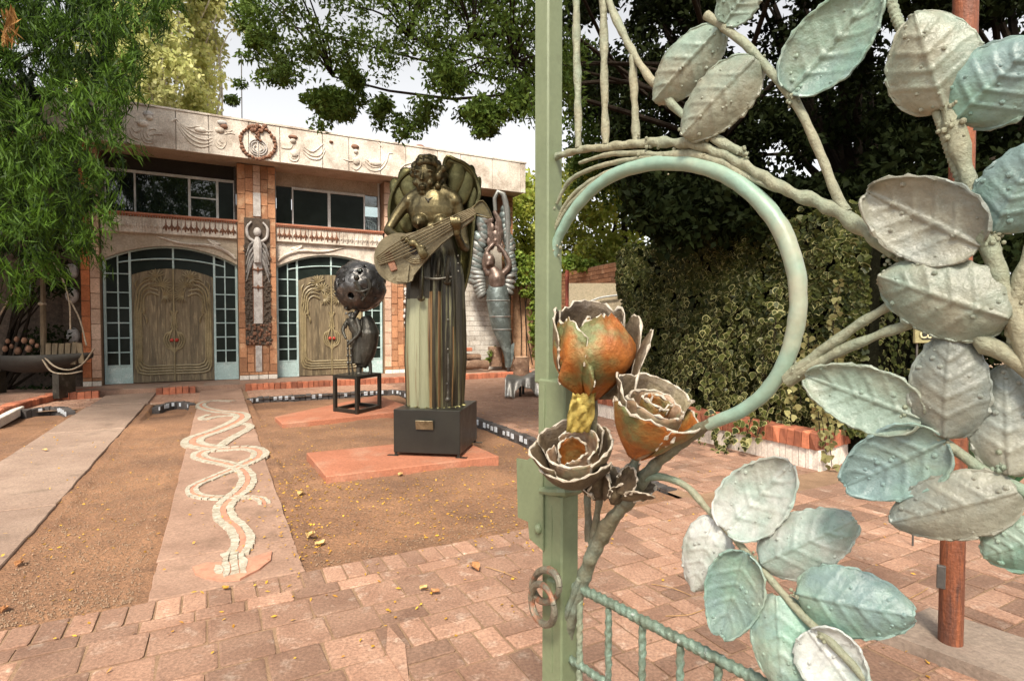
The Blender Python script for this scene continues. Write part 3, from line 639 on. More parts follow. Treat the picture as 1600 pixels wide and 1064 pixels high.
# frieze bands, spandrels, upper windows, doors
def bay(sc, idx):
    s0, s1 = sc - 1.31, sc + 1.31
    fr = fpart('frieze', 'stone_relief', BLD, (s0, s1, 3.44, 3.84, -.3, .03))
    n = 7; w = (s1 - s0) / n
    for i in range(n):
        m = MB(); fbox(m, s0 + i * w + .005, s0 + (i + 1) * w - .005, 3.45, 3.80, .032, .055, bev=.006); pn = m.build('panel', 'stone_relief', fr)
        m = MB(); brown = (i >= 3) if idx == 0 else (i < 4)
        for q in range(3):
            c = s0 + (i + .2 + .3 * q) * w
            m.tube([FP(c, 3.78, .06), FP(c, 3.68, .07), FP(c - .01, 3.6, .065)], [.008, .014, .03], 6)
            m.tube([FP(c, 3.62, .065), FP(c, 3.5 + random.uniform(0, .03), .06)], [.035, .01], 6)
            for sg in (-1, 1): m.tube([FP(c, 3.66, .06), FP(c + sg * .045, 3.6, .06), FP(c + sg * .05, 3.55, .06)], [.01, .018, .004], 5)
        m.build('tassel_relief', 'relief_brown' if brown else 'stone_relief', pn)
    sl = fpart('sill', 'terracotta', BLD, (s0 - .02, s1 + .02, 3.84, 3.885, -.3, .1))
    m = MB()
    for i in range(52): c = s0 + .025 + i * .05; m.ball(FP(c, 3.82, .075), (.018, .018, .03), 6, 4, 0, FAX)
    m.build('bead_row', 'terracotta', sl)
    # arched spandrel over the door
    def arc(s_, top=3.20, sag=.36): x = (s_ - sc) / 1.31; return top - sag * x * x
    N_ = 24; m = MB(); up = [FP(s1 - (s1 - s0) * i / N_, 3.44, -.02) for i in range(N_ + 1)]; lo = [FP(s0 + (s1 - s0) * i / N_, arc(s0 + (s1 - s0) * i / N_), -.02) for i in range(N_ + 1)]
    for i in range(N_):
        a0 = s0 + (s1 - s0) * i / N_; a1 = s0 + (s1 - s0) * (i + 1) / N_; P4 = [FP(a0, arc(a0), -.02), FP(a1, arc(a1), -.02), FP(a1, 3.44, -.02), FP(a0, 3.44, -.02)]; Q4 = [p - NF * .3 for p in P4]
        m.add(P4 + Q4, [(0, 1, 2, 3), (0, 4, 5, 1), (2, 6, 7, 3)])
    sp = m.build('spandrel', 'wall_plaster' if idx == 0 else 'stone_relief', BLD, smooth=False)
    m = MB(); sg = 1 if idx == 0 else -1          # whiplash carving in one corner
    for q in range(6): m.tube([FP(sc + sg * (1.27 - .02 * q), 2.98 + .02 * q, -.01), FP(sc + sg * (1.1 - .05 * q), 3.14 + .025 * q, .0), FP(sc + sg * (.85 - .03 * q), 3.22 + .035 * q, .0), FP(sc + sg * (.72 + .03 * q), 3.3 + .01 * q, -.01)], [.03, .028, .022, .012], 6)
    m.tube([FP(sc + sg * 1.25, 3.06, -.01), FP(sc + sg * .8, 3.25, -.005), FP(sc + sg * .2, 3.27, -.01), FP(sc - sg * .3, 3.40, -.01)], [.02, .035, .03, .015], 6)
    m.ball(FP(sc + sg * .88, 3.3, -.01), (.09, .03, .05), 10, 6, 0, FAX)
    m.build('whiplash_carving', 'stone_relief', sp)
    # upper window
    w0, w1 = sc - 1.31, sc + 1.31; kf = -.34
    wn_ = MB(); 
    fbox(wn_, w0, w1, 3.86, 3.92, kf - .04, kf + .05); fbox(wn_, w0, w0 + .04, 3.92, 5.22, kf - .03, kf + .03); fbox(wn_, w1 - .04, w1, 3.92, 5.22, kf - .03, kf + .03)
    win = wn_.build('window', 'frame_white' if idx else 'wire_dark', BLD, smooth=False)
    ztop = 4.86
    if idx == 0: divs = [(-1.27, -.72, 0), (-.72, .33, 0), (.33, .92, 1), (.92, 1.27, 0)]
    else: divs = [(-1.27, -.90, 0), (-.90, .0, 1), (.0, .92, 1), (.92, 1.27, 0)]
    for (a0, a1, fr_) in divs:
        gl = idx == 1 and a0 == .92
        pn = fpart('pane', 'glass_clear' if gl else ('pane_screen_dark' if (idx == 1 or a0 == .92) else 'pane_dark'), win, (sc + a0 + .012, sc + a1 - .012, 3.92, ztop, kf - .012, kf - .004))
        fm = MB(); t_ = .035 if fr_ else .018
        if fr_ or idx == 0:
            fbox(fm, sc + a0, sc + a0 + t_, 3.921, ztop + .02, kf - .002, kf + .035); fbox(fm, sc + a1 - t_, sc + a1, 3.921, ztop + .02, kf - .002, kf + .035)
            fbox(fm, sc + a0 + t_, sc + a1 - t_, ztop - .04, ztop + .02, kf - .002, kf + .034); fbox(fm, sc + a0 + t_, sc + a1 - t_, 3.921, 3.921 + t_, kf - .002, kf + .034)
            if idx == 0 and fr_: fbox(fm, sc + a0 + t_, sc + a1 - t_, 4.38, 4.41, kf - .002, kf + .02)
            fm.build('frame', 'frame_white', win, smooth=False)
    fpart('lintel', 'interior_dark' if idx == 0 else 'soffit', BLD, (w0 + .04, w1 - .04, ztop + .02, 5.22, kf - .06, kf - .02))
    # glazed door surround
    kd = -.14; su = empty('door_surround', FP(sc, .13, kd)); su.parent = BLD; su.location = tuple(FP(sc, .13, kd) - wloc(BLD)); 
    def bar(s0_, s1_, z0_, z1_, d0=-.02, d1=.02): return fpart('bar', 'frame_teal', su, (s0_, s1_, z0_, z1_, kd + d0, kd + d1))
    sl_in = .80
    for sg in (-1, 1):
        A = lambda x: sc + sg * x
        def sb(x0, x1, z0_, z1_, d0=-.02, d1=.02): a_, b_ = sorted((A(x0), A(x1))); return bar(a_, b_, z0_, z1_, d0, d1)
        sb(1.26, 1.31, .13, 2.92, -.03, .03); sb(sl_in, sl_in + .045, .13, 3.12, -.03, .03); sb(1.03, 1.055, .5, 3.0, -.012, .03)
        for z_ in (2.55, 2.14, 1.80, 1.47, 1.14, .82, .53): sb(sl_in + .045, 1.26, z_ - .012, z_ + .012, -.012, .018)
        a_, b_ = sorted((A(sl_in + .045), A(1.26))); fpart('kick_panel', 'frame_teal', su, (a_, b_, .13, .518, kd - .015, kd + .008))
        zs = [.53, .82, 1.14, 1.47, 1.80, 2.14, 2.55, 2.95]
        for z0_, z1_ in zip(zs[:-1], zs[1:]):
            for x0, x1 in ((sl_in + .045, 1.03), (1.055, 1.26)):
                a_, b_ = sorted((A(x0), A(x1))); fpart('pane', 'pane_screen_dark', su, (a_, b_, z0_ + .012, z1_ - .012, kd - .014 + random.uniform(-.002, .002), kd - .008))
    ar = MB(); ar.tube([FP(sc + x, 2.92 - .13 * (x / 1.05) ** 2, kd + .012) for x in np.linspace(-1.05, 1.05, 13)], .017, 6); ar.build('arch_bar', 'frame_teal', su)
    ar = MB(); ar.tube([FP(sc + x, arc(sc + x) - .02, kd + .01) for x in np.linspace(-1.29, 1.29, 13)], .022, 6); ar.build('arch_bar', 'frame_teal', su)
    bar(sc - .018, sc + .018, 2.66, 3.19)
    tp = MB()
    for x0, x1 in ((-.80, -.018), (.018, .80)):
        xs = np.linspace(x0, x1, 7)
        tp.add([FP(sc + x, 2.5, kd - .012) for x in xs] + [FP(sc + x, arc(sc + x) - .01, kd - .012) for x in xs], [(i, i + 1, i + 8, i + 7) for i in range(6)])
    tp.build('pane', 'pane_screen_dark', su, smooth=False)
    # carved double door
    dr = empty('carved_double_door', FP(sc, .13, kd)); dr.parent = BLD; dr.location = tuple(FP(sc, .13, kd) - wloc(BLD))
    def top(x): return 2.70 - .17 * (x / .8) ** 2
    for sg in (-1, 1):
        for q in range(5):
            x0, x1 = .012 + q * .157, .012 + (q + 1) * .157 - .004; P4 = [(x0, .14), (x1, .14), (x1, top(x1)), (x0, top(x0))]; m = MB()
            kk = kd + .018 + random.uniform(-.003, .004); m.poly([FP(sc + sg * x, z_, kk) for x, z_ in P4], -NF * .04); m.build('plank', 'door_wood', dr, smooth=False)
        m = MB(); kk = kd + .03
        def Dl(x, z_, dk=0): return FP(sc + sg * x, z_, kk + dk)
        for q in range(4):       # nested border lines
            o_ = .022 * q; m.tube([Dl(.02, .32 + .06 * q), Dl(.3, .32 + .06 * q), Dl(.56 - o_, .32 + .06 * q), Dl(.69 - o_ * 1.6, .36 + .06 * q), Dl(.735 - o_ * 1.6, .48 + .05 * q), Dl(.735 - o_ * 1.6, 1.1), Dl(.735 - o_ * 1.6, 1.7), Dl(.72 - o_ * 2, 2.0 - .1 * q), Dl(.66 - o_ * 1.5, 2.28 - .08 * q), Dl(.5 - o_, 2.42 - .09 * q), Dl(.34 - .02 * q, 2.44 - .12 * q)], [.023, .023, .023, .023, .02, .019], 6)
        fl = [(.30, 2.50, .19, .9), (.20, 2.32, .21, .5), (.14, 2.10, .19, .1)]
        for (fx, fz, fr_, a0) in fl:     # thistle fans
            for q in range(11):
                an = PI * (a0 - .75) + PI * 1.3 * q / 10; m.tube([Dl(fx + .05, fz - .02), Dl(fx + .02 - fr_ * .55 * math.cos(an), fz + fr_ * .55 * math.sin(an), .03), Dl(fx + .02 - fr_ * math.cos(an), fz + fr_ * math.sin(an))], [.008, .013, .006], 5)
        for (x0, z0_, x1, z1_, x2, z2_) in ((.62, 1.95, .56, 1.75, .60, 1.6), (.72, 2.2, .70, 2.0, .74, 1.85), (.58, 1.7, .52, 1.55, .53, 1.45), (.66, 2.45, .72, 2.35, .70, 2.2), (.45, 2.3, .55, 2.2, .6, 2.1), (.42, 2.5, .52, 2.47, .6, 2.40)): m.tube([Dl(x0, z0_), Dl(x1, z1_, .01), Dl(x2, z2_)], [.008, .035, .006], 6, ell=.6)
        m.build('thistle_relief', 'door_relief', dr)
        m = MB()
        for q, (rw, rh) in enumerate(((.20, .21), (.155, .165), (.105, .12))): m.tube([Dl(.012, 1.48), Dl(.03, 1.36), Dl(.06, 1.27), Dl(rw * .8, 1.22 - .015 * q), Dl(rw, 1.08), Dl(rw * .75, 1.08 - rh * .75), Dl(.05, .86 + .03 * q), Dl(.012, .80 + .03 * q)], [.012, .016, .02, .018, .018, .016, .012], 7)
        m.tube([Dl(.07, 1.75), Dl(.03, 1.66), Dl(.035, 1.5), Dl(.06, 1.36)], [.028, .018, .02, .02], 7)
        hd_ = m.build('handle_ornament', 'door_relief', dr)
        m = MB(); m.ball(Dl(.05, 1.08, .03), .042, 10, 8); m.build('knob', 'red_ball', hd_)
    m = MB(); m.tube([FP(sc, .14, kd + .035), FP(sc, 1.4, kd + .04), FP(sc, top(0), kd + .035)], .02, 6); m.build('astragal', 'door_relief', dr)
bay(.04, 0); bay(3.51, 1)
# right bay: painted brick wall, tile band, window
gw = fpart('wall', 'mortar', BLD, (6.2, 8.35, .0, 3.0, -.5, -.02))
z_ = .12; r_ = 0
while z_ < 2.95:
    s_ = 6.2 - (.16 if r_ % 2 else 0)
    while s_ < 8.35:
        a0, a1 = max(6.2, s_), min(8.35, s_ + .32)
        if a1 - a0 > .05: block('brick', 'wall_grey_brick', gw, a0, a1, z_, z_ + .141, -.019, .0 + random.uniform(0, .008), g=.004)
        s_ += .32
    z_ += .141; r_ += 1
bd = fpart('tile_band', 'white_stone', BLD, (6.2, 8.35, 3.0, 3.82, -.3, .0))
for i in range(7): block('panel', 'white_stone', bd, 6.2 + i * .307, 6.2 + (i + 1) * .307, 3.02, 3.78, .0, .02)
fpart('sill', 'terracotta', BLD, (6.2, 8.35, 3.82, 3.87, -.3, .08))
fpart('window', 'pane_screen_dark', BLD, (6.2, 8.35, 3.87, 5.22, -.36, -.34))
# chair behind the upper window
ch = empty('plastic_chair', FP(4.6, 3.5, -.75), 'white plastic chair back seen inside the upper right window', 'chair')
m = MB()
for q in range(7): m.tube([FP(4.46 + .045 * q, 3.95, -.6), FP(4.44 + .05 * q, 4.16 + .04 * math.sin(PI * q / 6), -.64)], .012, 6)
m.tube([FP(4.42, 3.93, -.6), FP(4.41, 4.15, -.64), FP(4.5, 4.24, -.65), FP(4.59, 4.26, -.65), FP(4.7, 4.24, -.65), FP(4.79, 4.15, -.64), FP(4.78, 3.93, -.6)], .018, 6); m.build('backrest', 'plastic_white', ch)
fpart('seat', 'plastic_white', ch, (4.42, 4.78, 3.89, 3.92, -1.0, -.6))
for sx in (4.44, 4.76):
    for kx in (-.98, -.64): m = MB(); m.tube([FP(sx, 3.5, kx), FP(sx, 3.9, kx)], .018, 6); m.build('leg', 'plastic_white', ch)
# roof things
m = MB(); q = FP(*fa(378, 185, .3), .3); m.tube([q, at(377, 85, q[1])], .012, 5); tag(m.build('mast', 'wire_dark', loc=q), 'thin dark mast rising from the roof beside the wreath', 'mast')
q = FP(*fa(657, 262, -.5), -.5); la = empty('roof_lamp', q, 'mushroom-shaped roof lamp above the angel sculpture head', 'lamp')
m = MB(); m.tube([np.array([q[0], q[1], 5.7]), at(657, 236, q[1])], .02, 6); m.build('stem', 'wire_dark', la)
c = at(656, 240, q[1]); m = MB(); rows = [[c + np.array([math.cos(2 * PI * k / 14) * r, math.sin(2 * PI * k / 14) * r, h]) for k in range(14)] for r, h in ((.01, .24), (.1, .22), (.2, .13), (.27, .0), (.25, -.01), (.02, .05))]; m.grid(rows, closed=True); m.build('lamp_shade', 'relief_brown', la)
# ------------------------------------------------------------------ the wrought gate
mat('gate_paint', (0.178, 0.214, 0.121), (0.154, 0.186, 0.105), 9, .5, bump=.12, bscale=140, bdist=.002, fine=.08, c3=(0.134, 0.154, 0.086), s3=30, t3=.7)
mat('gate_patina', (0.288, 0.262, 0.170), (0.225, 0.251, 0.176), 9, .55, bump=.8, bscale=160, bdist=.004, c3=(0.187, 0.275, 0.203), s3=5, t3=.6, w3=.14, fine=.2)
mat('gate_brownish', (0.173, 0.158, 0.094), (0.112, 0.098, 0.064), 11, .5, bump=.8, bscale=150, bdist=.004, c3=(0.195, 0.255, 0.210), s3=7, t3=.6, w3=.12)
mat('hoop_mint', (.215, .345, .275), (.30, .34, .25), 5, .4, bump=.25, bscale=90, bdist=.003, fine=.1, c3=(.40, .35, .25), s3=5, t3=.60, w3=.1)
mat('bar_mint', (.15, .19, .14), (.20, .29, .23), 30, .32, metal=.2, bump=.9, bscale=120, bdist=.004, c3=(.55, .58, .54), s3=60, t3=.68, w3=.05)  # pale third colour paints highlights onto the twisted bars
for nm, c1, c2, c3 in (('leaf_cream', (0.260, 0.256, 0.189), (0.214, 0.231, 0.176), (0.193, 0.256, 0.206)), ('leaf_mint', (0.181, 0.311, 0.239), (0.269, 0.319, 0.252), (0.168, 0.244, 0.235)), ('leaf_bright', (0.470, 0.479, 0.454), (0.294, 0.311, 0.260), (0.244, 0.344, 0.294)), ('leaf_grey', (0.227, 0.227, 0.181), (0.265, 0.260, 0.202), (0.176, 0.202, 0.181))):  # brightest set carries sky light on the lower leaves in its colour
    mat(nm, c1, c2, 15, .28, bump=.7, bscale=110, bdist=.003, c3=c3, s3=7, t3=.53, w3=.08, fine=.16, rnd=.14)
mat('rose_rust', (0.410, 0.139, 0.023), (0.271, 0.082, 0.016), 16, .48, metal=.25, bump=.7, bscale=130, bdist=.004, c3=(0.131, 0.139, 0.053), s3=13, t3=.57, w3=.09)
mat('rose_dark', (0.120, 0.086, 0.049), (0.060, 0.041, 0.026), 14, .5, metal=.25, bump=.7, bscale=120, bdist=.004, c3=(0.247, 0.203, 0.120), s3=11, t3=.6)
mat('rose_rim', (0.528, 0.480, 0.400), (0.368, 0.304, 0.224), 30, .55, bump=.5, bscale=200, bdist=.002)
mat('rose_inside', (.20, .21, .13), (.36, .15, .08), 14, .5, metal=.15, bump=.5, bscale=120, bdist=.003, c3=(.45, .40, .30), s3=14, t3=.6)
mat('chain_metal', (.24, .23, .17), (.15, .13, .10), 30, .45, metal=.3, bump=.4, bscale=160, c3=(.40, .12, .05), s3=25, t3=.6)
mat('dry_leaf', (.48, .38, .10), (.36, .25, .05), 30, .7, bump=.6, bscale=120, bdist=.004)
GATE = empty('garden_gate', gp(850, 900) * [1, 1, 0] + Z * .03, 'green wrought iron gate with hoop, steel roses and cut metal leaves', 'gate')
def gplane_box(x0, x1, z0, z1, off, dep, mt, name, bev=.003, yref=300):
    a = gp(x0, yref, off); b_ = gp(x1, yref, off); w = np.dot(b_ - a, GD); c = (a + b_) / 2 * [1, 1, 0] + Z * (z0 + z1) / 2 - GN * dep / 2
    m = MB(); m.box(c, (GD, -GN, Z), (w / 2, dep / 2, (z1 - z0) / 2), bev=bev); return m.build(name, mt, GATE)
zb = gp(850, 765, .02)[2]; zm = gp(850, 592, .02)[2]
post = gplane_box(834.5, 856, zm - .01, 2.6, .02, .038, 'gate_paint', 'post')
gplane_box(847, 879, .03, zb, .024, .044, 'gate_paint', 'lower_post')
gplane_box(840.5, 883, zb, zm, .026, .05, 'gate_paint', 'lock_box')
m = MB(); m.tube([gp(846, 766, .028), gp(862, 768, .03), gp(881, 768, .028), gp(903, 766, -.02)], .0075, 8, noise=.2); m.build('weld_bead', 'gate_paint', post)
m = MB(); m.tube([gp(862, 790, .0245), gp(862, 900, .0245), gp(862, 1050, .0245)], .0012, 5, noise=.6, nsc=200); m.tube([gp(851, 600, .0265), gp(850, 680, .0265), gp(850, 755, .0265)], .0014, 5, noise=.8, nsc=250); m.build('weld_seam', 'gate_paint', post)
m = MB(); m.poly([gp(x, y, .03) for x, y in ((807, 716), (823, 719), (830, 714), (848, 727), (848, 860), (827, 841), (825, 815), (809, 808))], -GN * .004); pl = m.build('latch_plate', 'gate_paint', GATE, smooth=False)
m = MB(); m.ball(gp(841, 826, .032), (.008, .008, .01), 12, 8); m.build('bolt', 'gate_paint', pl)
m = MB(); m.poly([gp(x, y, .0275) for x, y in ((823, 722), (826, 722), (828, 812), (825, 808))], GN * .002); m.build('plate_seam', 'gate_paint', pl, smooth=False)
def torus(cx, cy, rx, ry, off, r, tiltz=0.0, noise=.15):
    m = MB(); m.tube([gp(cx + rx * math.cos(t) + tiltz * math.sin(t), cy + ry * math.sin(t), off + .012 * math.cos(t)) for t in np.linspace(0, 2 * PI, 22)], r, 8, noise=noise); return m
tr = torus(853, 915, 21, 25, .045, .0065).build('ring', 'chain_metal', GATE); torus(848, 944, 17, 32, .055, .0062, 6).build('link', 'chain_metal', tr)
m = MB(); m.box(gp(862, 920, .034), (GD, -GN, Z), (.011, .006, .02), bev=.004); m.build('staple', 'gate_paint', GATE)
def gtube(name, pts, r, mt='gate_patina', tw=0.0, noise=.18, off=0.0, n=10, step=.006, parent=None, twa=.12, nsc=60):
    m = MB(); P = [gp(p[0], p[1], off + (p[2] if len(p) > 2 else 0)) for p in pts]; m.tube(P, r, n, step=step, noise=noise, tw=tw, twa=twa, nsc=nsc); return m.build(name, mt, parent or GATE, ang=70)
def welds(name, spots, mt='gate_patina', parent=None):
    m = MB(); r = random.Random(len(spots))
    for (x, y, rad, k) in spots:
        for i in range(k): m.ball(gp(x + r.gauss(0, rad * .5), y + r.gauss(0, rad * .5), r.uniform(-.006, .007)), r.uniform(.0014, .0034), 7, 5)
    o = m.build(name, mt, parent or GATE); o['kind'] = 'stuff'; return o
hoop = gtube('hoop', [(862, 410), (872, 372), (905, 318), (955, 276), (1015, 257), (1075, 257), (1130, 272), (1180, 307), (1220, 358), (1243, 420), (1247, 480), (1236, 540), (1212, 592), (1168, 636), (1106, 664)], [.008, .0095, .0105, .0112, .0115, .0115, .0112, .0105, .0095, .0085], 'hoop_mint', noise=.06, n=14)
welds('weld_blobs', [(865, 385, 12, 26), (862, 330, 10, 14), (1240, 575, 12, 22), (1160, 240, 12, 18), (1100, 228, 30, 20), (1030, 245, 30, 26), (1000, 230, 20, 12), (1320, 335, 12, 20), (1490, 200, 22, 34), (1500, 165, 18, 18), (1545, 370, 24, 36), (1575, 470, 26, 40), (1410, 645, 12, 14), (1240, 158, 10, 14), (1180, 92, 10, 10), (1560, 730, 16, 14), (1180, 865, 10, 8), (1290, 995, 14, 12), (1130, 815, 8, 8), (1240, 930, 8, 8), (1480, 690, 12, 10), (1400, 395, 18, 20), (1470, 160, 14, 14)])
gtube('vine', [(858, 249), (900, 236), (960, 229), (1030, 222), (1090, 228), (1150, 252), (1230, 298), (1300, 326), (1345, 356), (1398, 398)], [.0055, .006, .0068, .0075, .0075, .007, .0075, .0078, .008, .006], tw=90, twa=.16)
gtube('tendril', [(1040, 243), (985, 250), (930, 262), (890, 283), (870, 318)], [.004, .0042, .0045, .0042, .003])
gtube('tendril', [(1030, 252), (975, 262), (920, 285), (885, 318), (866, 360)], [.004, .0045, .0045, .0042, .003])
gtube('tendril', [(1000, 250), (940, 278), (900, 310), (880, 335), (862, 372), (858, 400)], [.0035, .004, .004, .004, .004, .005])
gtube('tendril', [(1060, 246), (1000, 240), (950, 242), (905, 255)], [.004, .005, .0045, .003])
gtube('tendril', [(1010, 256), (1060, 243), (1120, 252), (1170, 278), (1215, 298)], [.006, .008, .007, .005, .003], tw=60)
for x0, y0, x1, y1 in ((898, -120, 904, 232), (941, -120, 946, 226)): gtube('upright_bar', [(x0, y0), ((x0 + x1) / 2, (y0 + y1) / 2), (x1, y1)], [.0062, .0068, .006], 'gate_patina', tw=42, twa=.13, noise=.12)
gtube('upright_bar', [(988, 88), (991, 150), (994, 222)], [.006, .0062, .006], 'gate_patina', tw=42, twa=.13)
gtube('branch', [(925, -90), (953, 5), (985, 75), (1017, 125), (1070, 182), (1125, 222), (1166, 242)], [.006, .006, .006, .0058, .006, .0068, .005], tw=50, twa=.12)
gtube('branch', [(1104, 24), (1165, 70), (1212, 122), (1240, 156), (1272, 218), (1305, 300), (1322, 332)], [.0062, .0058, .0055, .0055, .0055, .0055, .006], noise=.12)
gtube('stem', [(1228, 592), (1285, 548), (1340, 508), (1392, 476), (1450, 440)], [.008, .006, .0055, .005, .005])
gtube('stem', [(1228, 596), (1300, 555), (1360, 528), (1430, 503), (1500, 480)], [.008, .006, .0055, .0052, .005])
gtube('stem', [(1398, 396), (1440, 420), (1500, 440), (1575, 470)], [.006, .006, .006, .007], off=-.012)
gtube('rebar', [(1378, -60), (1398, 20), (1425, 80), (1455, 150), (1470, 190), (1490, 250), (1520, 330), (1560, 440), (1590, 560)], [.0044, .0060] * 75, noise=0, tw=0, step=.0016, off=-.004)
gtube('stem', [(1478, 160), (1492, 205), (1508, 262), (1528, 328), (1548, 390), (1565, 440), (1580, 480), (1600, 540), (1640, 640)], [.006, .0085, .0075, .007, .008, .0075, .009, .009, .008], noise=.25)
gtube('stem', [(1620, 380), (1600, 420), (1585, 460), (1575, 490)], .007, noise=.25)
gtube('stem', [(1525, 520), (1545, 540), (1575, 555), (1620, 590)], [.006, .009, .008, .007], noise=.2)
gtube('stem', [(1405, 640), (1440, 665), (1480, 695), (1530, 730), (1570, 752), (1640, 790)], [.0045, .0055, .0055, .0055, .006, .006], noise=.12)
gtube('stem', [(985, 770), (1000, 752), (1030, 745), (1070, 758), (1105, 795), (1140, 832), (1180, 878), (1215, 918), (1255, 962), (1300, 1005), (1370, 1080)], [.006, .0062, .0058, .005, .005, .0048, .0048, .0048, .005, .005, .005], 'gate_patina', noise=.12)
gtube('main_stem', [(1112, 658), (1060, 694), (1015, 735), (985, 775), (950, 822), (925, 868), (912, 905), (897, 950), (884, 1010), (876, 1070), (866, 1200), (858, 1500)], [.0085, .009, .010, .012, .0125, .013, .0115, .010, .010, .010, .010, .010], 'gate_brownish', tw=25, twa=.1, n=12)
gtube('stem', [(1010, 690), (995, 715), (985, 745), (978, 775)], [.005, .0065, .0085, .009], 'gate_brownish', off=.012)
gtube('stem', [(915, 742), (918, 790), (920, 845)], [.005, .006, .007], 'gate_brownish')
gtube('stem', [(940, 760), (934, 800), (925, 850)], [.006, .006, .007], 'gate_brownish')
gtube('stem', [(905, 905), (885, 960), (872, 1000), (868, 1070)], [.006, .006, .006, .006], 'gate_brownish', off=.01)
def zat(x, y): return gp(x, y)
def gtw(name, P, r, mt, tw): 
    m = MB(); m.tube(P, r, 10, step=.003, tw=tw * 3, twa=.13, noise=.12, nsc=80); return m.build(name, mt, GATE, ang=70)
r0, r1 = gp(898, 914), gp(1190, 1064); dirr = (r1 - r0) / np.dot(r1 - r0, GD); dirr[2] = (r1 - r0)[2] / np.dot(r1 - r0, GD)
rail = gtw('upper_rail', [r0 + dirr * t for t in (0, .12, .3, .5, .75)], .0085, 'bar_mint', 80)
l0 = gp(873, 1017); gtw('middle_rail', [l0 + dirr * t for t in (0, .2, .45, .78)], .007, 'bar_mint', 80)
for x, y in ((906, 922), (951, 945), (1004, 972), (1063, 1005), (1122, 1034), (1190, 1068), (1270, 1108), (1370, 1160), (1500, 1225)):
    q = gp(x, y); q = r0 + dirr * np.dot(q - r0, GD); gtw('baluster', [q - Z * .008, q * [1, 1, 0] + Z * .5, q * [1, 1, 0] + Z * .1], .0058, 'gate_patina' if x < 910 else 'bar_mint', 60)
e0 = r0 * [1, 1, 0] + Z * .1; gtw('bottom_rail', [e0 + GD * -.05, e0 + GD * .4, e0 + GD * .8], .009, 'gate_patina', 30)
hs_ = e0 + GD * .8; gtw('hinge_stile', [hs_ - Z * .05, hs_ + Z * .9, hs_ + Z * 2.4], .014, 'gate_paint', 0)

def gate_leaf(base, tip, wpx, mt, off=.0, face=.55, cup=.12, roll=0.0, sharp=.8, seed=0, parent=GATE):
    r = random.Random(seed * 7 + 1); B = gp(base[0], base[1], off); view = nrm(_C - B); n0 = nrm(GN * (1 - face) + view * face + np.array([0, 0, r.uniform(-.1, .12)]))
    d = ray(*tip); T = _C + d * (np.dot(B - _C, n0) / np.dot(d, n0)); Lv = T - B; Ln = np.linalg.norm(Lv); t_ = Lv / Ln
    S = nrm(np.cross(t_, n0)); n0 = np.cross(S, t_)
    if np.dot(n0, view) < 0: n0 = -n0
    depth = np.dot((B + T) / 2 - _C, _F); W = wpx * depth / FPX / 2
    NT, NV = 52, 34; rows = []
    veins = [.2, .38, .56, .74]; ph = r.uniform(0, 9)
    for i in range(NT + 1):
        t = i / NT; tt = t ** sharp
        w = W * (max(0, math.sin(PI * min(1, tt * .97 + .015))) ** .52); w = max(w, W * .06)
        row = []
        for j in range(NV + 1):
            v = -1 + 2 * j / NV
            wav = 1 + .016 * math.sin(t * 46 + ph + (3 if v > 0 else 0)) * abs(v) ** 3 + .03 * mnoise.noise(Vector((t * 12, v * 2 + ph, seed)))
            p = B + t_ * Ln * t + S * w * v * wav
            h = -cup * W * v * v * 1.1 + cup * W * 1.2 * math.sin(PI * t) * .35
            h += .09 * W * math.exp(-(v / .05) ** 2) * (1 - .5 * t)
            for vv in veins:
                q = t - vv - .22 * abs(v); h += .055 * W * math.exp(-(q / .02) ** 2) * (1 - abs(v)) ** .4
            h += .085 * W * mnoise.noise(Vector((p[0] * 22 + seed, p[1] * 22, p[2] * 22))) + .014 * W * mnoise.noise(Vector((p[0] * 90, p[1] * 90, p[2] * 90)))
            h += .05 * W * math.exp(-((abs(v) - 1) / .06) ** 2)
            row.append(p + n0 * h + S * roll * W * v * 0)
        rows.append(row)
    m = MB(); m.grid(rows); e = [rows[i][0] for i in range(NT + 1)] + rows[NT][1:] + [rows[i][NV] for i in range(NT - 1, -1, -1)]
    o = m.build('leaf', mt, parent, ang=180); solid(o, .0022, 0)
    m = MB(); P = [e[0]] + e[1::2]
    m.tube(P, .0016, 6, raw=True, noise=.9, nsc=180); 
    for k in range(10):
        i, j = r.randrange(2, NT - 2), r.randrange(2, NV - 2); m.ball(rows[i][j] + n0 * .001, r.uniform(.0012, .003), 6, 5)
    m.build('edge_bead', mt, o); return o
LV = [((1132, 38), (1188, -45), 62, 'leaf_cream'), ((1122, 46), (1022, 158), 78, 'leaf_cream'), ((1180, 92), (1066, 212), 92, 'leaf_cream'), ((1234, 146), (1372, -18), 112, 'leaf_mint'),
      ((1475, 168), (1430, 22), 122, 'leaf_cream'), ((1496, 186), (1622, 62), 128, 'leaf_mint'), ((1532, 385), (1356, 300), 122, 'leaf_grey'), ((1576, 498), (1374, 432), 122, 'leaf_cream'),
      ((1552, 362), (1630, 222), 105, 'leaf_mint'), ((1442, 655), (1262, 588), 96, 'leaf_cream'), ((1476, 684), (1486, 520), 102, 'leaf_grey'), ((1578, 742), (1572, 572), 100, 'leaf_grey'),
      ((1478, 688), (1322, 758), 104, 'leaf_mint'), ((1590, 768), (1392, 815), 98, 'leaf_grey'), ((1640, 835), (1538, 868), 84, 'leaf_mint'),
      ((1133, 828), (1236, 724), 98, 'leaf_bright'), ((1118, 812), (1082, 922), 72, 'leaf_bright'), ((1188, 880), (1334, 812), 92, 'leaf_bright'), ((1166, 862), (1128, 992), 86, 'leaf_mint'),
      ((1244, 926), (1428, 962), 104, 'leaf_mint'), ((1214, 930), (1228, 1090), 92, 'leaf_mint'), ((1264, 984), (1345, 1095), 98, 'leaf_bright')]
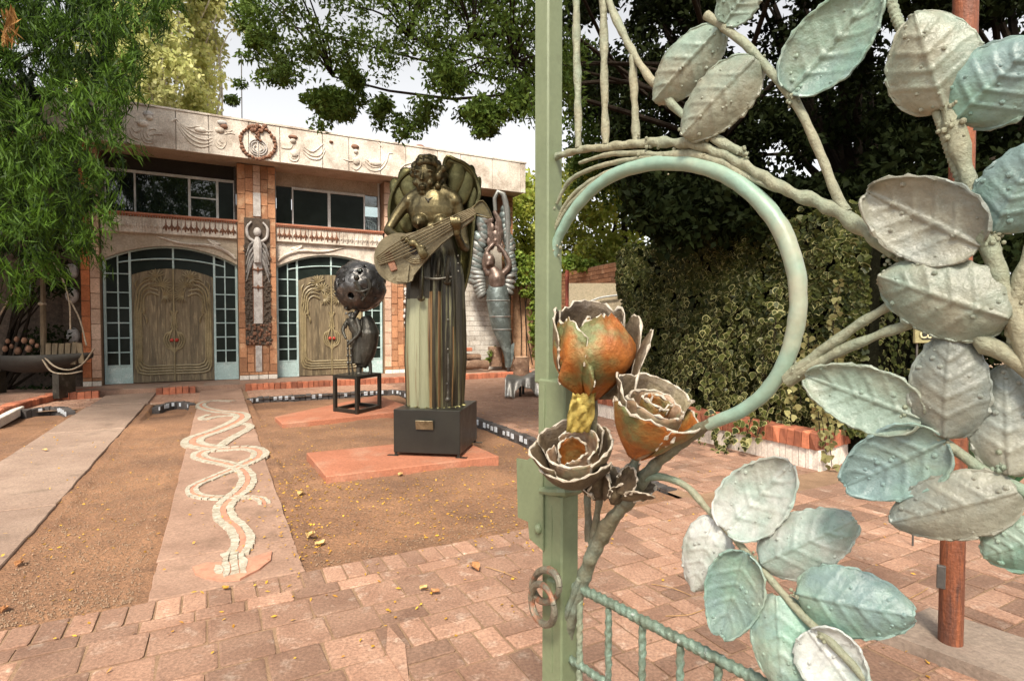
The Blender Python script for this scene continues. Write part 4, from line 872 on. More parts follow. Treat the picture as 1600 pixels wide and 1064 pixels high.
for i, (b_, t_, w_, mt_) in enumerate(LV): gate_leaf(b_, t_, w_, mt_, off=.012 if i in (2, 7, 10, 13) else .004, cup=.34 if i % 3 else -.22, seed=i, sharp=.85 if i < 4 else .8)

# steel roses
def petal(mb, B, A, X, Y_, phi, wa, h, rm, flare, tip, seed, mi=0, rim=1, r0=.012, lean=0.0, rr=.0024, bulge=1.5):
    r = random.Random(seed); NT, NV = 14, 18; rows = []
    for i in range(NT + 1):
        t = i / NT; row = []
        for j in range(NV + 1):
            v = -1 + 2 * j / NV; ww = wa * (.45 + .55 * math.sin(PI / 2 * min(1, t * 1.5)))
            hh = h * (t - tip * abs(v) ** 1.8 * t)
            hh += h * .10 * mnoise.noise(Vector((v * 4 + seed, t * 3, 0))) * t
            R0 = r0 + (rm - r0) * math.sin(PI / 2 * min(1, t * bulge)) + flare * max(0, t - .55) ** 2 / .2 * (1 - .4 * abs(v))
            R0 *= 1 + .10 * mnoise.noise(Vector((v * 2.2 + seed * 3, t * 2, seed)))
            a = phi + v * ww; row.append(B + (X * math.cos(a) + Y_ * math.sin(a)) * R0 + A * hh)
        rows.append(row)
    mb.grid(rows, mi)
    if rim:
        e = [rows[i][0] for i in range(NT // 2, NT + 1)] + rows[NT][1:] + [rows[i][NV] for i in range(NT - 1, NT // 2, -1)]
        return e
def rose(name, base, axis, specs, label, sc=1.0):
    B = np.asarray(base, float); A = nrm(axis); X = nrm(np.cross(A, (0.3, 1, 0.1))); Y_ = np.cross(A, X)
    # phi measured so that 0 points right of the picture, 90 away from the camera
    X = nrm(np.array([1, 0, 0]) - A * A[0]); Y_ = nrm(np.cross(A, X))
    rt = bpy.data.objects.new(name, None); COL.objects.link(rt); rt.parent = GATE; rt.location = tuple(B - wloc(GATE)); rt['label'] = label
    for i, s_ in enumerate(specs):
        ph, wa, h, rm, fl, tp, mo = s_[:7]; h, rm, fl = h * sc, rm * sc, fl * sc; kw = s_[7] if len(s_) > 7 else {}
        m = MB(); e = petal(m, B, A, X, Y_, math.radians(ph), math.radians(wa), h, rm, fl, tp, i + len(name), **kw)
        o = m.build('petal', [mo, 'rose_inside'], rt, ang=180); solid(o, .0022, 0)
        m = MB(); m.tube(e, .0015, 7, raw=True, noise=1.2, nsc=160); m.build('rim', 'rose_rim', o)
    return rt
rose('rose_bud', gp(923, 622, .03), (.05, -.12, 1), [(95, 62, .165, .066, .0, .10, 'rose_dark'), (20, 40, .145, .068, .012, .45, 'rose_dark'), (160, 48, .15, .070, .005, .3, 'rose_dark'),
      (-62, 66, .150, .072, -.05, .10, 'rose_rust'), (-150, 40, .140, .072, -.012, .18, 'rose_rust'), (-5, 42, .125, .074, .022, .75, 'rose_dark'), (-122, 26, .145, .0745, -.045, .55, 'rose_rust')], 'rusty orange tulip-shaped bud above the two open roses', .95)
rose('open_rose', gp(992, 712, .035), (.30, -.32, 1), [(90, 75, .125, .062, .012, .05, 'rose_dark', dict(bulge=1.1)), (-20, 62, .098, .066, .014, .05, 'rose_rust', dict(bulge=1.05)), (-130, 58, .098, .064, .008, .05, 'rose_rust', dict(bulge=1.05)), (178, 30, .135, .06, .02, .2, 'rose_dark', dict(bulge=1.1)),
      (60, 100, .108, .042, .006, .03, 'rose_inside'), (240, 95, .104, .044, .006, .03, 'rose_inside'), (20, 110, .112, .024, .0, .03, 'rose_rust', dict(rr=.0016)), (200, 105, .11, .024, 0, .03, 'rose_rust')], 'open rose with orange heart on the right', .88)
rose('open_rose', gp(906, 757, .045), (-.22, -.42, 1), [(90, 70, .105, .062, .012, .05, 'rose_dark', dict(bulge=1.1)), (-10, 58, .102, .066, .012, .1, 'rose_dark', dict(bulge=1.1)), (-95, 62, .078, .068, .012, .05, 'rose_dark', dict(bulge=1.1)), (175, 62, .10, .068, .012, .08, 'rose_dark', dict(bulge=1.1)),
      (30, 90, .10, .046, .004, .1, 'rose_inside'), (220, 85, .085, .048, .004, .1, 'rose_inside'), (110, 80, .095, .028, 0, .1, 'rose_rust'), (300, 70, .085, .028, 0, .2, 'rose_inside')], 'white-rimmed open rose on the left in front of the post', .85)
for (bx, by_, ax_) in ((952, 782, (.35, -.1, 1)), (938, 775, (-.5, -.2, 1)), (968, 770, (.8, -.3, .6))):
    rose('calyx', gp(bx, by_, .018), ax_, [(k * 90 + 20, 50, .055, .026, .012, .5, 'rose_dark') for k in range(4)], 'dark rusted sepals below the roses', .9)
gtube('stem', [(925, 618, .03), (928, 660, .025), (935, 720, .01), (938, 765)], [.008, .007, .007, .007], 'gate_brownish')
m = MB(); Bp = gp(908, 645, .062); rows = []
ax_ = nrm((1, .1, 0)); az_ = nrm((.12, -.25, 1))
for i in range(13):
    rows.append([Bp + ax_ * ((j / 9 - .5) * .044 * (1 - .25 * abs(i / 12 - .5))) + az_ * ((i / 12 - .5) * .07) + np.array([0, -1, 0]) * (.007 * mnoise.noise(Vector((i * .5, j * .6, 2))) * 2) + az_ * .006 * mnoise.noise(Vector((j * .9, i * .3, 7))) for j in range(10)])
m.grid(rows); o = m.build('dry_leaf', 'dry_leaf', loc=Bp, ang=180); solid(o, .0006); tag(o, 'crumpled yellow dry leaf caught between the steel roses', 'leaf')

# ------------------------------------------------------------------ rust post, concrete strip, sign, planter
mat('rust_post', (.27, .085, .035), (.15, .05, .025), 7, .6, metal=.1, bump=.6, bscale=60, stretch=(4, 4, .5), c3=(.09, .04, .028), s3=9, t3=.6, w3=.1, fine=.35)
mat('concrete', (0.300, 0.232, 0.180), (0.232, 0.176, 0.135), 3, .9, bump=.5, bscale=60, c3=(0.180, 0.128, 0.098), s3=4, t3=.63)
mat('white_brick', (.74, .66, .58), (.6, .52, .45), 4, .8, bump=.4, bscale=60, rnd=.08)
mat('sign_board', (.30, .27, .13), (.24, .21, .10), 5, .6, bump=.1); mat('sign_black', (.02, .02, .018), (.015, .015, .012), 5, .5, bump=0); mat('sign_letter', (.62, .56, .34), (.5, .45, .28), 5, .6, bump=0)
m = MB(); c0 = G(1372, 985, .05); c1 = G(1452, 950, .05); dd = nrm(np.array([.64, -.77, 0])); c2 = c1 + dd * 2.4; c3 = c0 + dd * 2.4
for k in range(1): m.poly([p * [1, 1, 0] - Z * .02 for p in (c0, c1, c2, c3)], Z * .075)
o = m.build('concrete_strip', 'concrete', smooth=False); o['kind'] = 'structure'
rp = empty('rusty_post', G(1485, 1000, .055), 'round rusty orange steel post standing on the concrete strip', 'post')
bp = G(1485, 1002, .055); m = MB(); m.tube([bp, bp + Z * 1.6, bp + Z * 3.6], .045, 20, step=.2); m.build('shaft', 'rust_post', rp)
m = MB(); q = at(1477, 902, bp[1] - .04); m.box(q + np.array([-.012, .008, 0]), (nrm((.8, -.6, 0)), nrm((.6, .8, 0)), Z), (.016, .01, .05), bev=.003); m.build('cover_plate', 'wire_dark', rp)
sb = at(1455, 512, 3.6); sg_ = empty('wooden_sign', sb * [1, 1, 0], 'small black and olive sign on a thin stake behind the metal leaves', 'sign')
m = MB(); m.box(sb + np.array([.06, 0, .03]), ((1, 0, 0), (0, 1, 0), Z), (.17, .012, .13), bev=.004); bo = m.build('board', 'sign_board', sg_)
m = MB(); m.box(sb + np.array([.085, -.014, .045]), ((1, 0, 0), (0, 1, 0), Z), (.15, .003, .12)); m.build('face_panel', 'sign_black', bo, smooth=False)
m = MB(); m.tube([at(1433, 530, 3.61) , at(1433, 530, 3.61) * [1, 1, 0]], .006, 6); m.build('stake', 'wire_dark', sg_)
for txt, x, y in (('Vi', 1437, 515), ('Comu', 1437, 528)):
    cu = bpy.data.curves.new('lettering', 'FONT'); cu.body = txt; cu.size = .066; cu.extrude = .001; cu.offset = .0012; cu.materials.append(M['sign_letter']); to = bpy.data.objects.new('tmp', cu); COL.objects.link(to); lm_ = bpy.data.meshes.new_from_object(to.evaluated_get(bpy.context.evaluated_depsgraph_get())); bpy.data.objects.remove(to); o = link('lettering', lm_, bo)
    o.location = tuple(at(x, y, sb[1] - .02) - wloc(sg_)); o.rotation_euler = (PI / 2, 0, 0)
# planter with white brick base and red coping
pl0 = G(1281, 736, 0); wdir = nrm(np.array([-.45, .893, 0])); sdir = nrm(np.array([.80, .60, 0])); 
PLN = empty('brick_planter', pl0, 'raised ivy planter with white brick base and red brick coping', 'planter')
WB = [unit_brick('white_brick_mesh', 'white_brick', 90 + i, .03, wob=.008) for i in range(3)]
def wallrun(p0, d, L_, zlo, h, thick, w, meshes, name, inward, out=0.0):
    n = int(L_ / w)
    for i in range(n):
        o = bpy.data.objects.new(name, random.choice(meshes)); COL.objects.link(o); o.parent = PLN; c = p0 + d * (i + .5) * w + inward * (thick / 2 - out) + Z * (zlo + h / 2)
        o.location = tuple(c - wloc(PLN)); o.scale = (w - .006, thick, h - .003); o.rotation_euler = (0, 0, math.atan2(d[1], d[0]) + random.uniform(-.01, .01))
wallrun(pl0, wdir, 4.6, -.02, .22, .12, .075, WB, 'white_brick', sdir)
wallrun(pl0, sdir, 1.9, -.02, .22, .12, .075, WB, 'white_brick', wdir)
wallrun(pl0, wdir, 4.6, .2, .17, .25, .085, KB, 'brick', sdir, .02)
wallrun(pl0 + sdir * .24, sdir, 1.7, .2, .17, .25, .085, KB, 'brick', wdir, .02)
m = MB(); q = pl0 + wdir * .1 + sdir * .1; m.poly([q + Z * .0, q + wdir * 4.4, q + wdir * 4.4 + sdir * 3, q + sdir * 3], Z * .3); m.build('planter_soil', 'soil', PLN, smooth=False)

# ------------------------------------------------------------------ boundary walls
mat('old_plaster', (.52, .33, .20), (.40, .24, .14), 1.5, .9, bump=.6, bscale=20, bdist=.02, c3=(.30, .16, .09), s3=2.2, t3=.58)
mat('beige_panel', (.55, .47, .32), (.48, .4, .27), 2, .7, bump=.1)
mat('pipe_red', (.33, .08, .05), (.25, .06, .04), 5, .6, bump=.1)
def wall(name, P, Q, h, th, mt, label, cat='wall'):
    P, Q = np.array([*P, 0.]), np.array([*Q, 0.]); t = nrm(Q - P); m = MB(); c = (P + Q) / 2; m.box(c + Z * (h / 2 - .05), (t, np.cross(Z, t), Z), (np.linalg.norm(Q - P) / 2, th / 2, h / 2 + .05)); return tag(m.build(name, mt, loc=c, smooth=False), label, cat)
wall('plaster_wall', (-.15, 17.0), (1.25, 16.6), 2.65, .25, 'old_plaster', 'stained orange plaster wall overgrown by vines behind the logs')
bw = empty('brick_wall', (1.9, 14, 0), 'red brick boundary wall between plaster wall and ivy', 'wall')
A_, B_ = np.array([1.2, 16.4, 0]), np.array([2.75, 11.8, 0]); t_ = nrm(B_ - A_); nn_ = np.cross(t_, Z); nn_ = nn_ if np.dot(nn_, A_) < 0 else -nn_
m = MB(); m.box((A_ + B_) / 2 + Z * 1.4, (t_, np.cross(Z, t_), Z), (np.linalg.norm(B_ - A_) / 2, .1, 1.45)); m.build('core', 'mortar', bw, smooth=False)
L_ = np.linalg.norm(B_ - A_); Vb = []
for rI in range(27):
    x = -.12 * (rI % 2)
    while x < L_:
        x0, x1 = max(0, x), min(L_, x + .24); z0 = rI * .105
        if x1 - x0 > .04 and z0 > .9: 
            o = bpy.data.objects.new('brick', random.choice(BLK['facade_brick'])); COL.objects.link(o); o.parent = bw
            o.location = tuple(A_ + t_ * (x0 + x1) / 2 + nn_ * .11 + Z * (z0 + .052) - wloc(bw)); o.scale = (x1 - x0 - .012, .093, .04); Rm = Matrix((tuple(t_), tuple(np.cross(nn_, t_)), tuple(nn_))).transposed(); o.rotation_euler = Rm.to_euler()
        x += .24
m = MB(); q = at(886, 480, 14.5); m.tube([q * [1, 1, 0], np.array([q[0], q[1], 3.1])], .05, 10); tag(m.build('downpipe', 'pipe_red', loc=q * [1, 1, 0]), 'dark red downpipe against the brick wall', 'pipe')
pb = empty('beige_board', at(930, 470, 10.5) * [1, 1, 0], 'plain beige board leaning before the brick wall', 'board')
m = MB(); m.box(at(932, 472, 10.5) , ((1, 0, 0), (0, 1, 0), Z), (.52, .02, .35), bev=.006); m.build('panel', 'beige_panel', pb)
for sx in (-.45, .45): m = MB(); q = at(932, 472, 10.53) + np.array([sx, 0.03, 0]); m.tube([q + Z * .3, q * [1, 1, 0]], .02, 6); m.build('leg', 'wire_dark', pb)
m = MB(); m.tube([at(905, 480, 10.4), at(935, 466, 10.4), at(968, 461, 10.4)], .02, 6); m.build('top_rail', 'frame_white', pb)
# ------------------------------------------------------------------ sculptures
def metalmat(name, c1, c2, c3, stretch=None, rough=.42, metal=.55, scale=5, s3=6, t3=.55, bump=.5, bscale=60, w3=.08): mat(name, c1, c2, scale, rough, metal, bump, bscale, 0, stretch, c3, s3, t3, w3, bdist=.006, fine=.2)
metalmat('bronze_skin', (.115, .092, .042), (.055, .045, .022), (.185, .155, .078), s3=9, t3=.62, rough=.36, metal=.7)
metalmat('bronze_wing', (.12, .11, .045), (.05, .045, .02), (.2, .19, .09), s3=5, t3=.6, rough=.38, metal=.85)
mat('skirt_streak', (.05, .042, .026), (.014, .012, .009), 1.6, .34, .6, .35, 40, 0, (6, 6, .22), (.20, .19, .10), 1.9, .63, .07, bdist=.006, fine=.15)
mat('skirt_pale', (0.253, 0.259, 0.165), (0.182, 0.187, 0.110), 1.3, .42, .25, .3, 40, 0, (7, 7, .2), (0.121, 0.066, 0.028), 2.6, .62, .06, bdist=.006, fine=.12)
mat('skirt_rust', (0.260, 0.156, 0.065), (0.104, 0.055, 0.026), 1.6, .45, .3, .3, 40, 0, (8, 8, .2), (0.033, 0.026, 0.019), 2.4, .58, .06, bdist=.006)
mat('dark_box', (0.024, 0.023, 0.018), (0.018, 0.017, 0.014), 3, .38, .3, .15, 120, fine=.2)
metalmat('lute_plate', (.16, .13, .075), (.09, .072, .04), (.23, .195, .12), rough=.35, s3=3, metal=.6)
metalmat('globe_metal', (.115, .11, .105), (.05, .048, .045), (.24, .23, .225), s3=5, t3=.6, rough=.3, metal=.75)
metalmat('figure_dark', (.075, .07, .055), (.035, .032, .026), (.15, .14, .12), s3=9, t3=.62, rough=.4)
metalmat('mermaid_blue', (0.108, 0.130, 0.122), (0.065, 0.078, 0.076), (0.178, 0.216, 0.211), s3=6, t3=.58, rough=.42, metal=.4)
metalmat('mermaid_plate', (0.194, 0.200, 0.189), (0.119, 0.119, 0.108), (0.243, 0.178, 0.146), s3=5, t3=.63, rough=.45, metal=.35)
metalmat('mermaid_skin', (0.144, 0.099, 0.078), (0.084, 0.060, 0.048), (0.204, 0.150, 0.126), s3=8)
mat('sheet_steel', (.34, .32, .29), (.24, .22, .19), 3, .4, .6, .3, 30, c3=(.45, .44, .42), s3=5)
mat('bark', (.20, .12, .075), (.12, .07, .045), 6, .95, bump=1, bscale=30, bdist=.03, c3=(.28, .19, .13), s3=9)
mat('cut_wood', (.52, .36, .24), (.42, .27, .17), 8, .85, bump=.3)
mat('weathered_wood', (.15, .11, .065), (.08, .06, .035), 5, .85, bump=.7, bscale=40, stretch=(1, 1, .3)); mat('clay_pot', (.24, .125, .07), (.15, .075, .045), 6, .8, bump=.3); mat('rope', (.38, .32, .24), (.25, .2, .14), 20, .9, bump=.6)

# pedestal
FL, FR, RB = G(615, 711, .055), G(719, 715, .055), G(741, 690, .055)
ex = nrm((FR - FL) * [1, 1, 0]); wx = np.linalg.norm(FR - FL); ey = np.cross(Z, ex); dy_ = np.dot(RB - FR, ey); cx = (FL + FR) / 2 + ey * dy_ / 2; ht = .46
PD = empty('box_pedestal', cx * [1, 1, 0] + Z * .05, 'dark steel box pedestal with small blank plate, under the winged lute player', 'pedestal')
m = MB(); m.box(cx * [1, 1, 0] + Z * (.085 + ht / 2), (ex, ey, Z), (wx / 2, dy_ / 2, ht / 2), bev=.006); m.build('box', 'dark_box', PD)
for sx in (-1, 1):
    for sy in (-1, 1):
        q = cx * [1, 1, 0] + ex * sx * (wx / 2 - .02) + ey * sy * (dy_ / 2 - .02); m = MB(); m.box(q + Z * .07, (ex, ey, Z), (.012, .012, .02)); m.box(q + Z * .053 + ex * sx * .03, (ex, ey, Z), (.06, .025, .0025)); m.build('foot', 'dark_box', PD, smooth=False)
q = at(663, 664, (FL[1] + FR[1]) / 2 - .03); m = MB(); m.box(q, (ex, nrm(ey + Z * .25), nrm(Z - ey * .25)), (.095, .006, .05), bev=.003); m.build('name_plate', 'lute_plate', PD)
ZT = .085 + ht + .05 - .05

AY = cx[1]; SZ = AY / FPX
def A3(x, y, d=0.0): return at(x, y, AY + d)
AN = empty('angel_sculpture', np.array([A3(680, 640)[0], AY, ZT]), 'dark bronze winged woman with streaked skirt playing a large lute', 'sculpture')
px = SZ
m = MB()
m.ball(A3(674, 326), (37 * px, .15, 36 * px), 16, 12); m.ball(A3(678, 368), (28 * px, .125, 36 * px), 14, 10); m.ball(A3(680, 398), (31 * px, .14, 24 * px), 14, 10)
m.tube([A3(640, 313), A3(660, 304), A3(690, 303), A3(712, 312)], [.075, .095, .095, .075], 12); m.ball(A3(639, 316), .085, 12, 9); m.ball(A3(711, 315), .085, 12, 9)
m.tube([A3(672, 308), A3(669, 284, -.02)], [.075, .062], 10)
m.ball(A3(655, 346, -.13), (.088, .10, .085), 12, 9); m.ball(A3(690, 348, -.14), (.088, .10, .085), 12, 9); m.ball(A3(653, 350, -.225), .02, 6, 5); m.ball(A3(690, 352, -.235), .02, 6, 5)
m.tube([A3(637, 316), A3(620, 338, -.02), A3(606, 360, -.07)], [.072, .062, .05], 10); m.tube([A3(606, 360, -.07), A3(620, 370, -.28), A3(638, 376, -.47)], [.052, .047, .034], 10)
m.ball(A3(645, 380, -.49), (.055, .03, .04), 8, 6)
for i, (dx, dy) in enumerate(((22, 18), (20, 22), (16, 25), (12, 26), (18, 8))): m.tube([A3(648 + i, 380 + i, -.49), A3(648 + dx * .6, 380 + dy * .6, -.525), A3(648 + dx, 380 + dy, -.50)], [.017, .015, .012], 6)
m.tube([A3(712, 316), A3(720, 345, .02), A3(727, 388, .0)], [.072, .06, .05], 10); m.tube([A3(727, 388, .0), A3(722, 384, -.22), A3(715, 368, -.42)], [.05, .046, .036], 10)
m.ball(A3(714, 362, -.46), (.045, .035, .055), 8, 6)
for i, dx in enumerate((-6, -2, 3, 8)): m.tube([A3(711 + i * 2, 360, -.47), A3(711 + dx, 348, -.54), A3(709 + dx, 338, -.525)], [.016, .015, .012], 6)
# head
m.ball(A3(665, 276, -.03), (.135, .15, .185), 14, 12); m.ball(A3(662, 292, -.08), (.085, .085, .085), 10, 8); m.ball(A3(660, 301, -.12), (.04, .035, .03), 8, 6)
m.tube([A3(660, 270, -.17), A3(659, 282, -.205)], [.014, .026], 7); m.ball(A3(660, 291, -.165), (.042, .025, .014), 8, 6); m.ball(A3(660, 295, -.158), (.036, .022, .013), 8, 6)
for sx in (651, 671): m.ball(A3(sx, 274, -.148), (.034, .02, .018), 8, 6); m.tube([A3(sx - 6, 269, -.16), A3(sx, 266, -.17), A3(sx + 6, 269, -.155)], .012, 6)
for sx in (650, 672): m.ball(A3(sx, 286, -.12), .04, 8, 6)
remesh(m, 'body', 'bronze_skin', AN, .0095, 3)
m = MB(); r = random.Random(5)
for k in range(60):
    a = r.uniform(0, 2 * PI); e = r.uniform(.15, 1.3); p = A3(667, 272, .0) + np.array([math.cos(a) * math.cos(e) * .15, math.sin(a) * math.cos(e) * .16, math.sin(e) * .18])
    if p[1] < AY - .09 and p[2] < A3(0, 262)[2]: continue
    m.ball(p, r.uniform(.03, .05), 7, 6)
for k in range(26): p = A3(686 + r.uniform(-5, 8), 278 + r.uniform(-14, 16), r.uniform(-.1, .1)); m.ball(p, r.uniform(.03, .055), 7, 6)
for k in range(12): p = A3(648 + r.uniform(-4, 3), 268 + r.uniform(-8, 8), r.uniform(-.02, .1)); m.ball(p, r.uniform(.025, .045), 7, 6)
remesh(m, 'hair', 'bronze_skin', AN, .011, 1)
# necklace pendant
m = MB(); m.tube([A3(660, 306, -.1), A3(669, 312, -.15), A3(680, 306, -.11)], .008, 6); m.ball(A3(669, 314, -.155), .014, 7, 5); m.build('pendant', 'figure_dark', AN)
# fluted skirt
def skirt_r(y): return np.interp(y, [372, 392, 415, 445, 500, 560, 605, 638], [26, 33, 38, 41.5, 43, 43.5, 42, 41]) * px
NS = 96; rows = []
ys = list(np.linspace(372, 638, 26)); axx = lambda y: 681 - (y - 380) * .002
for y in ys:
    R0 = skirt_r(y); g = sst(y, 380, 430); row = []
    for k in range(NS):
        th = 2 * PI * k / NS; fl = 1 + g * (.085 * math.cos(13 * th + .4 * math.sin(3 * th)) + .04 * math.cos(29 * th + 1) + .03 * mnoise.noise(Vector((th * 3, y * .01, 0))))
        row.append(A3(axx(y), y) + np.array([math.cos(th) * R0 * fl, math.sin(th) * R0 * .86 * fl, 0]))
    rows.append(row)
m = MB(); m.grid(rows, closed=True); m.f.append(tuple(range(len(m.v) - NS, len(m.v)))[::-1]); m.m.append(0)
for fi in range(25 * NS):
    k = fi % NS; th = 360 * k / NS; yI = fi // NS
    if 195 < th < 262 and yI > 8: m.m[fi] = 1  # pale patina on the left also paints the sky light there
    elif 262 <= th < 300 and yI > 7 and (k % 5) < 2: m.m[fi] = 2
    elif 310 < th < 330 and yI > 12 and k % 4 == 0: m.m[fi] = 2
m.build('skirt', ['skirt_streak', 'skirt_pale', 'skirt_rust'], AN, ang=60)
m = MB()
for (x, y0, y1, w, d) in ((659, 402, 466, 7, -.33), (700, 402, 440, 8, -.32), (686, 396, 432, 6, -.34)):
    m.tube([A3(x + 2, y0, d + .05), A3(x, (y0 + y1) / 2, d), A3(x - 1, y1, d)], [w * px * .7, w * px, w * px * .8], 10, ell=.5); m.ball(A3(x - 1, y1, d), (w * px * .85, w * px * .4, w * px * .7), 10, 6)
m.build('skirt_flap', 'skirt_streak', AN)
m = MB(); m.tube([A3(664, 434, -.33), A3(682, 436, -.37), A3(706, 433, -.32)], .012, 6); m.tube([A3(700, 552, -.35), A3(700.5, 590, -.355), A3(700, 622, -.355)], [.008, .012, .014], 6); m.ball(A3(700, 624, -.355), .028, 8, 6); m.ball(A3(699, 600, -.355), .018, 8, 6)
for y in (400, 412, 424, 500, 546): m.ball(A3(716 - (y > 450) * 16, y, -.3), .013, 6, 5)
m.build('girdle_rod', 'figure_dark', AN)
m = MB()
for k in range(30):
    th = 2 * PI * k / 30; c = A3(681, 636) + np.array([math.cos(th) * 43 * px, math.sin(th) * 43 * px * .86, .01]); m.tube([c + np.array([.035 * math.cos(q + th), .02 * math.sin(th + q) * .5, .022 * math.sin(q)]) for q in np.linspace(0, 2 * PI, 9)], .009, 5)
m.build('hem_scroll', 'bronze_wing', AN)
# wings: cupped shells
def shell(name, outl, d0, cup, mt, rim=.02, parent=AN, P3=A3, n=64, tilt=0.0):
    P, _ = catmull([P3(x, y, d0 + (q[0] if q else 0)) for x, y, *q in outl + [outl[0]]], .03); P = P[:-1]; c = np.mean(P, 0); rows = []
    for i, s_ in enumerate((1.0, .93, .82, .68, .5, .3, .1)): rows.append([c + (p - c) * s_ + np.array([0, cup * (1 - s_ ** 2.2), 0]) for p in P])
    m = MB(); m.grid(rows, closed=True); m.f.append(tuple(range(len(m.v) - len(P), len(m.v)))); m.m.append(0); o = m.build(name, mt, parent, ang=80); solid(o, .012, 0)
    m = MB(); m.tube(P + [P[0]], rim, 8, raw=True); m.build('rim', mt, o); return o
shell('wing', [(663, 258), (640, 268), (622, 285), (611, 308), (608, 335), (612, 358), (626, 378), (648, 392), (668, 400), (670, 330)], .14, .16, 'bronze_wing')
shell('wing', [(694, 256), (699, 245), (712, 250), (726, 256), (739, 269), (747, 288), (749, 306), (742, 330), (738, 372), (733, 418), (724, 455), (716, 470), (708, 420), (704, 380), (700, 330), (694, 290)], .12, .2, 'bronze_wing', rim=.022)
for (x, y, w, hgt, dd) in ((640, 290, 17, 30, .17), (624, 306, 13, 30, .19), (648, 318, 15, 34, .2), (632, 340, 14, 28, .22), (712, 278, 14, 30, .15), (728, 290, 13, 34, .17), (740, 310, 8, 36, .19)): m = MB(); m.ball(A3(x, y, dd), (w * px, .03, hgt * px), 16, 10, 0, (nrm((1, 0, .35 if x < 680 else -.3)), (0, 1, 0), nrm((-.35 if x < 680 else .3, 0, 1)))); m.build('wing_feather', 'bronze_wing', AN)
# lute, held in front of her
LT = MB(); c = A3(624, 404, -.42); rad = 37 * px; ang = np.linspace(math.radians(75), math.radians(300), 22)
out = [c + np.array([math.cos(a) * rad, 0, math.sin(a) * rad]) for a in ang] + [A3(647, 430, -.42), A3(668, 404, -.43), A3(690, 381, -.44), A3(742, 341, -.46), A3(736, 329, -.46), A3(690, 350, -.44), A3(650, 362, -.43)]
LT.poly(out, np.array([0, .05, 0])); lu = LT.build('lute', 'lute_plate', AN, smooth=False)
m = MB()
for q in range(6):
    w_ = (q - 2.5) * 3.4; a0 = A3(590 + .46 * w_ * .7, 408 + .887 * w_ * .7, -.46); a1 = A3(640 + .46 * w_ * 1.5, 382 + .887 * w_ * 1.5, -.475); a2 = A3(742 + .46 * w_ * .6, 329 + .887 * w_ * .6, -.49); m.tube([a0, a1, a2], .0075, 6)
m.build('strings', 'lute_plate', lu)
m = MB(); m.box(A3(611, 409, -.435), (nrm((.35, 0, -.94)), (0, 1, 0), nrm((.94, 0, .35))), (.1, .02, .035), bev=.005); m.build('bridge', 'relief_brown', lu)
m = MB(); m.ball(A3(650, 391, -.425), (.075, .012, .06), 14, 6); m.build('sound_hole', 'sign_black', lu)
m = MB(); m.poly([A3(x, y, -.47) for x, y in ((737, 325), (745, 333), (768, 340), (756, 315), (752, 314))], np.array([0, .03, 0])); m.tube([A3(737, 326, -.48), A3(754, 314, -.48), A3(768, 340, -.48), A3(744, 336, -.48)], .009, 6); m.build('peg_head', 'bronze_skin', lu)
m = MB()
for rr in (.11, .13, .15): m.tube([A3(650, 391, -.445) + np.array([math.cos(a) * rr, 0, math.sin(a) * rr * .9]) for a in np.linspace(-2.6, -.4, 10)], .006, 5)
m.poly([A3(x, y, -.43) for x, y in ((622, 420), (640, 415), (637, 442), (620, 440))], np.array([0, -.02, 0])); m.build('soundboard_trim', 'lute_plate', lu)

# globe bearer on a steel table
TL, TF, TR = G(524, 642, .055), G(558, 646.5, .055), G(593, 637.5, .055); TB = TL + TR - TF; zt = .055 + .57
TB_ = empty('steel_table', (TL + TR) / 2 * [1, 1, 0] + Z * .05, 'open square steel table carrying the globe bearer', 'table')
for P in (TL, TF, TR, TB): m = MB(); m.box(P * [1, 1, 0] + Z * (.05 + zt) / 2, (nrm(TF - TL), nrm(TR - TF), Z), (.028, .028, (zt - .05) / 2)); m.build('leg', 'dark_box', TB_, smooth=False)
for P, Q in ((TL, TF), (TF, TR), (TR, TB), (TB, TL)):
    m = MB(); t = nrm(Q - P); 
    m.box((P + Q) / 2 * [1, 1, 0] + Z * .085, (t, np.cross(Z, t), Z), (np.linalg.norm(Q - P) / 2 - .03, .025, .025)); m.build('lower_rail', 'dark_box', TB_, smooth=False)
m = MB(); C4 = [(TL + TR) / 2 + (p - (TL + TR) / 2) * 1.08 for p in (TL, TF, TR, TB)]; m.poly([p * [1, 1, 0] + Z * (zt - .035) for p in C4], Z * .05); m.build('table_top', 'dark_box', TB_, smooth=False)
GY = ((TL + TR) / 2)[1]; gpx = GY / FPX
def B3(x, y, d=0.0): return at(x, y, GY + d)
GB = empty('globe_bearer_sculpture', np.array([B3(560, 590)[0], GY, zt + .015]), 'dark steel woman bent under a huge hollow globe', 'sculpture')
m = MB()
m.tube([B3(572, 494, .05), B3(576, 520, .05), B3(572, 550, .05), B3(563, 572, .03)], [.08, .17, .15, .1], 14); m.tube([B3(556, 500), B3(562, 530, .02), B3(560, 568)], [.09, .13, .12], 12)
m.tube([B3(548, 497), B3(553, 510), B3(560, 520)], [.07, .09, .1], 10); m.ball(B3(544, 477, -.03), (.075, .085, .095), 12, 9); m.ball(B3(541, 482, -.1), .03, 8, 6); m.tube([B3(547, 488), B3(551, 498)], .045, 8)
m.tube([B3(557, 497, -.1), B3(562, 514, -.13), B3(559, 523, -.15), B3(547, 535, -.17), B3(543, 540, -.17)], [.035, .034, .032, .026, .02], 8)
m.tube([B3(545, 498, .0), B3(536, 515, -.05), B3(541, 530, -.1)], [.035, .032, .02], 8); m.tube([B3(553, 495), B3(562, 478), B3(556, 462)], [.04, .035, .03], 8)
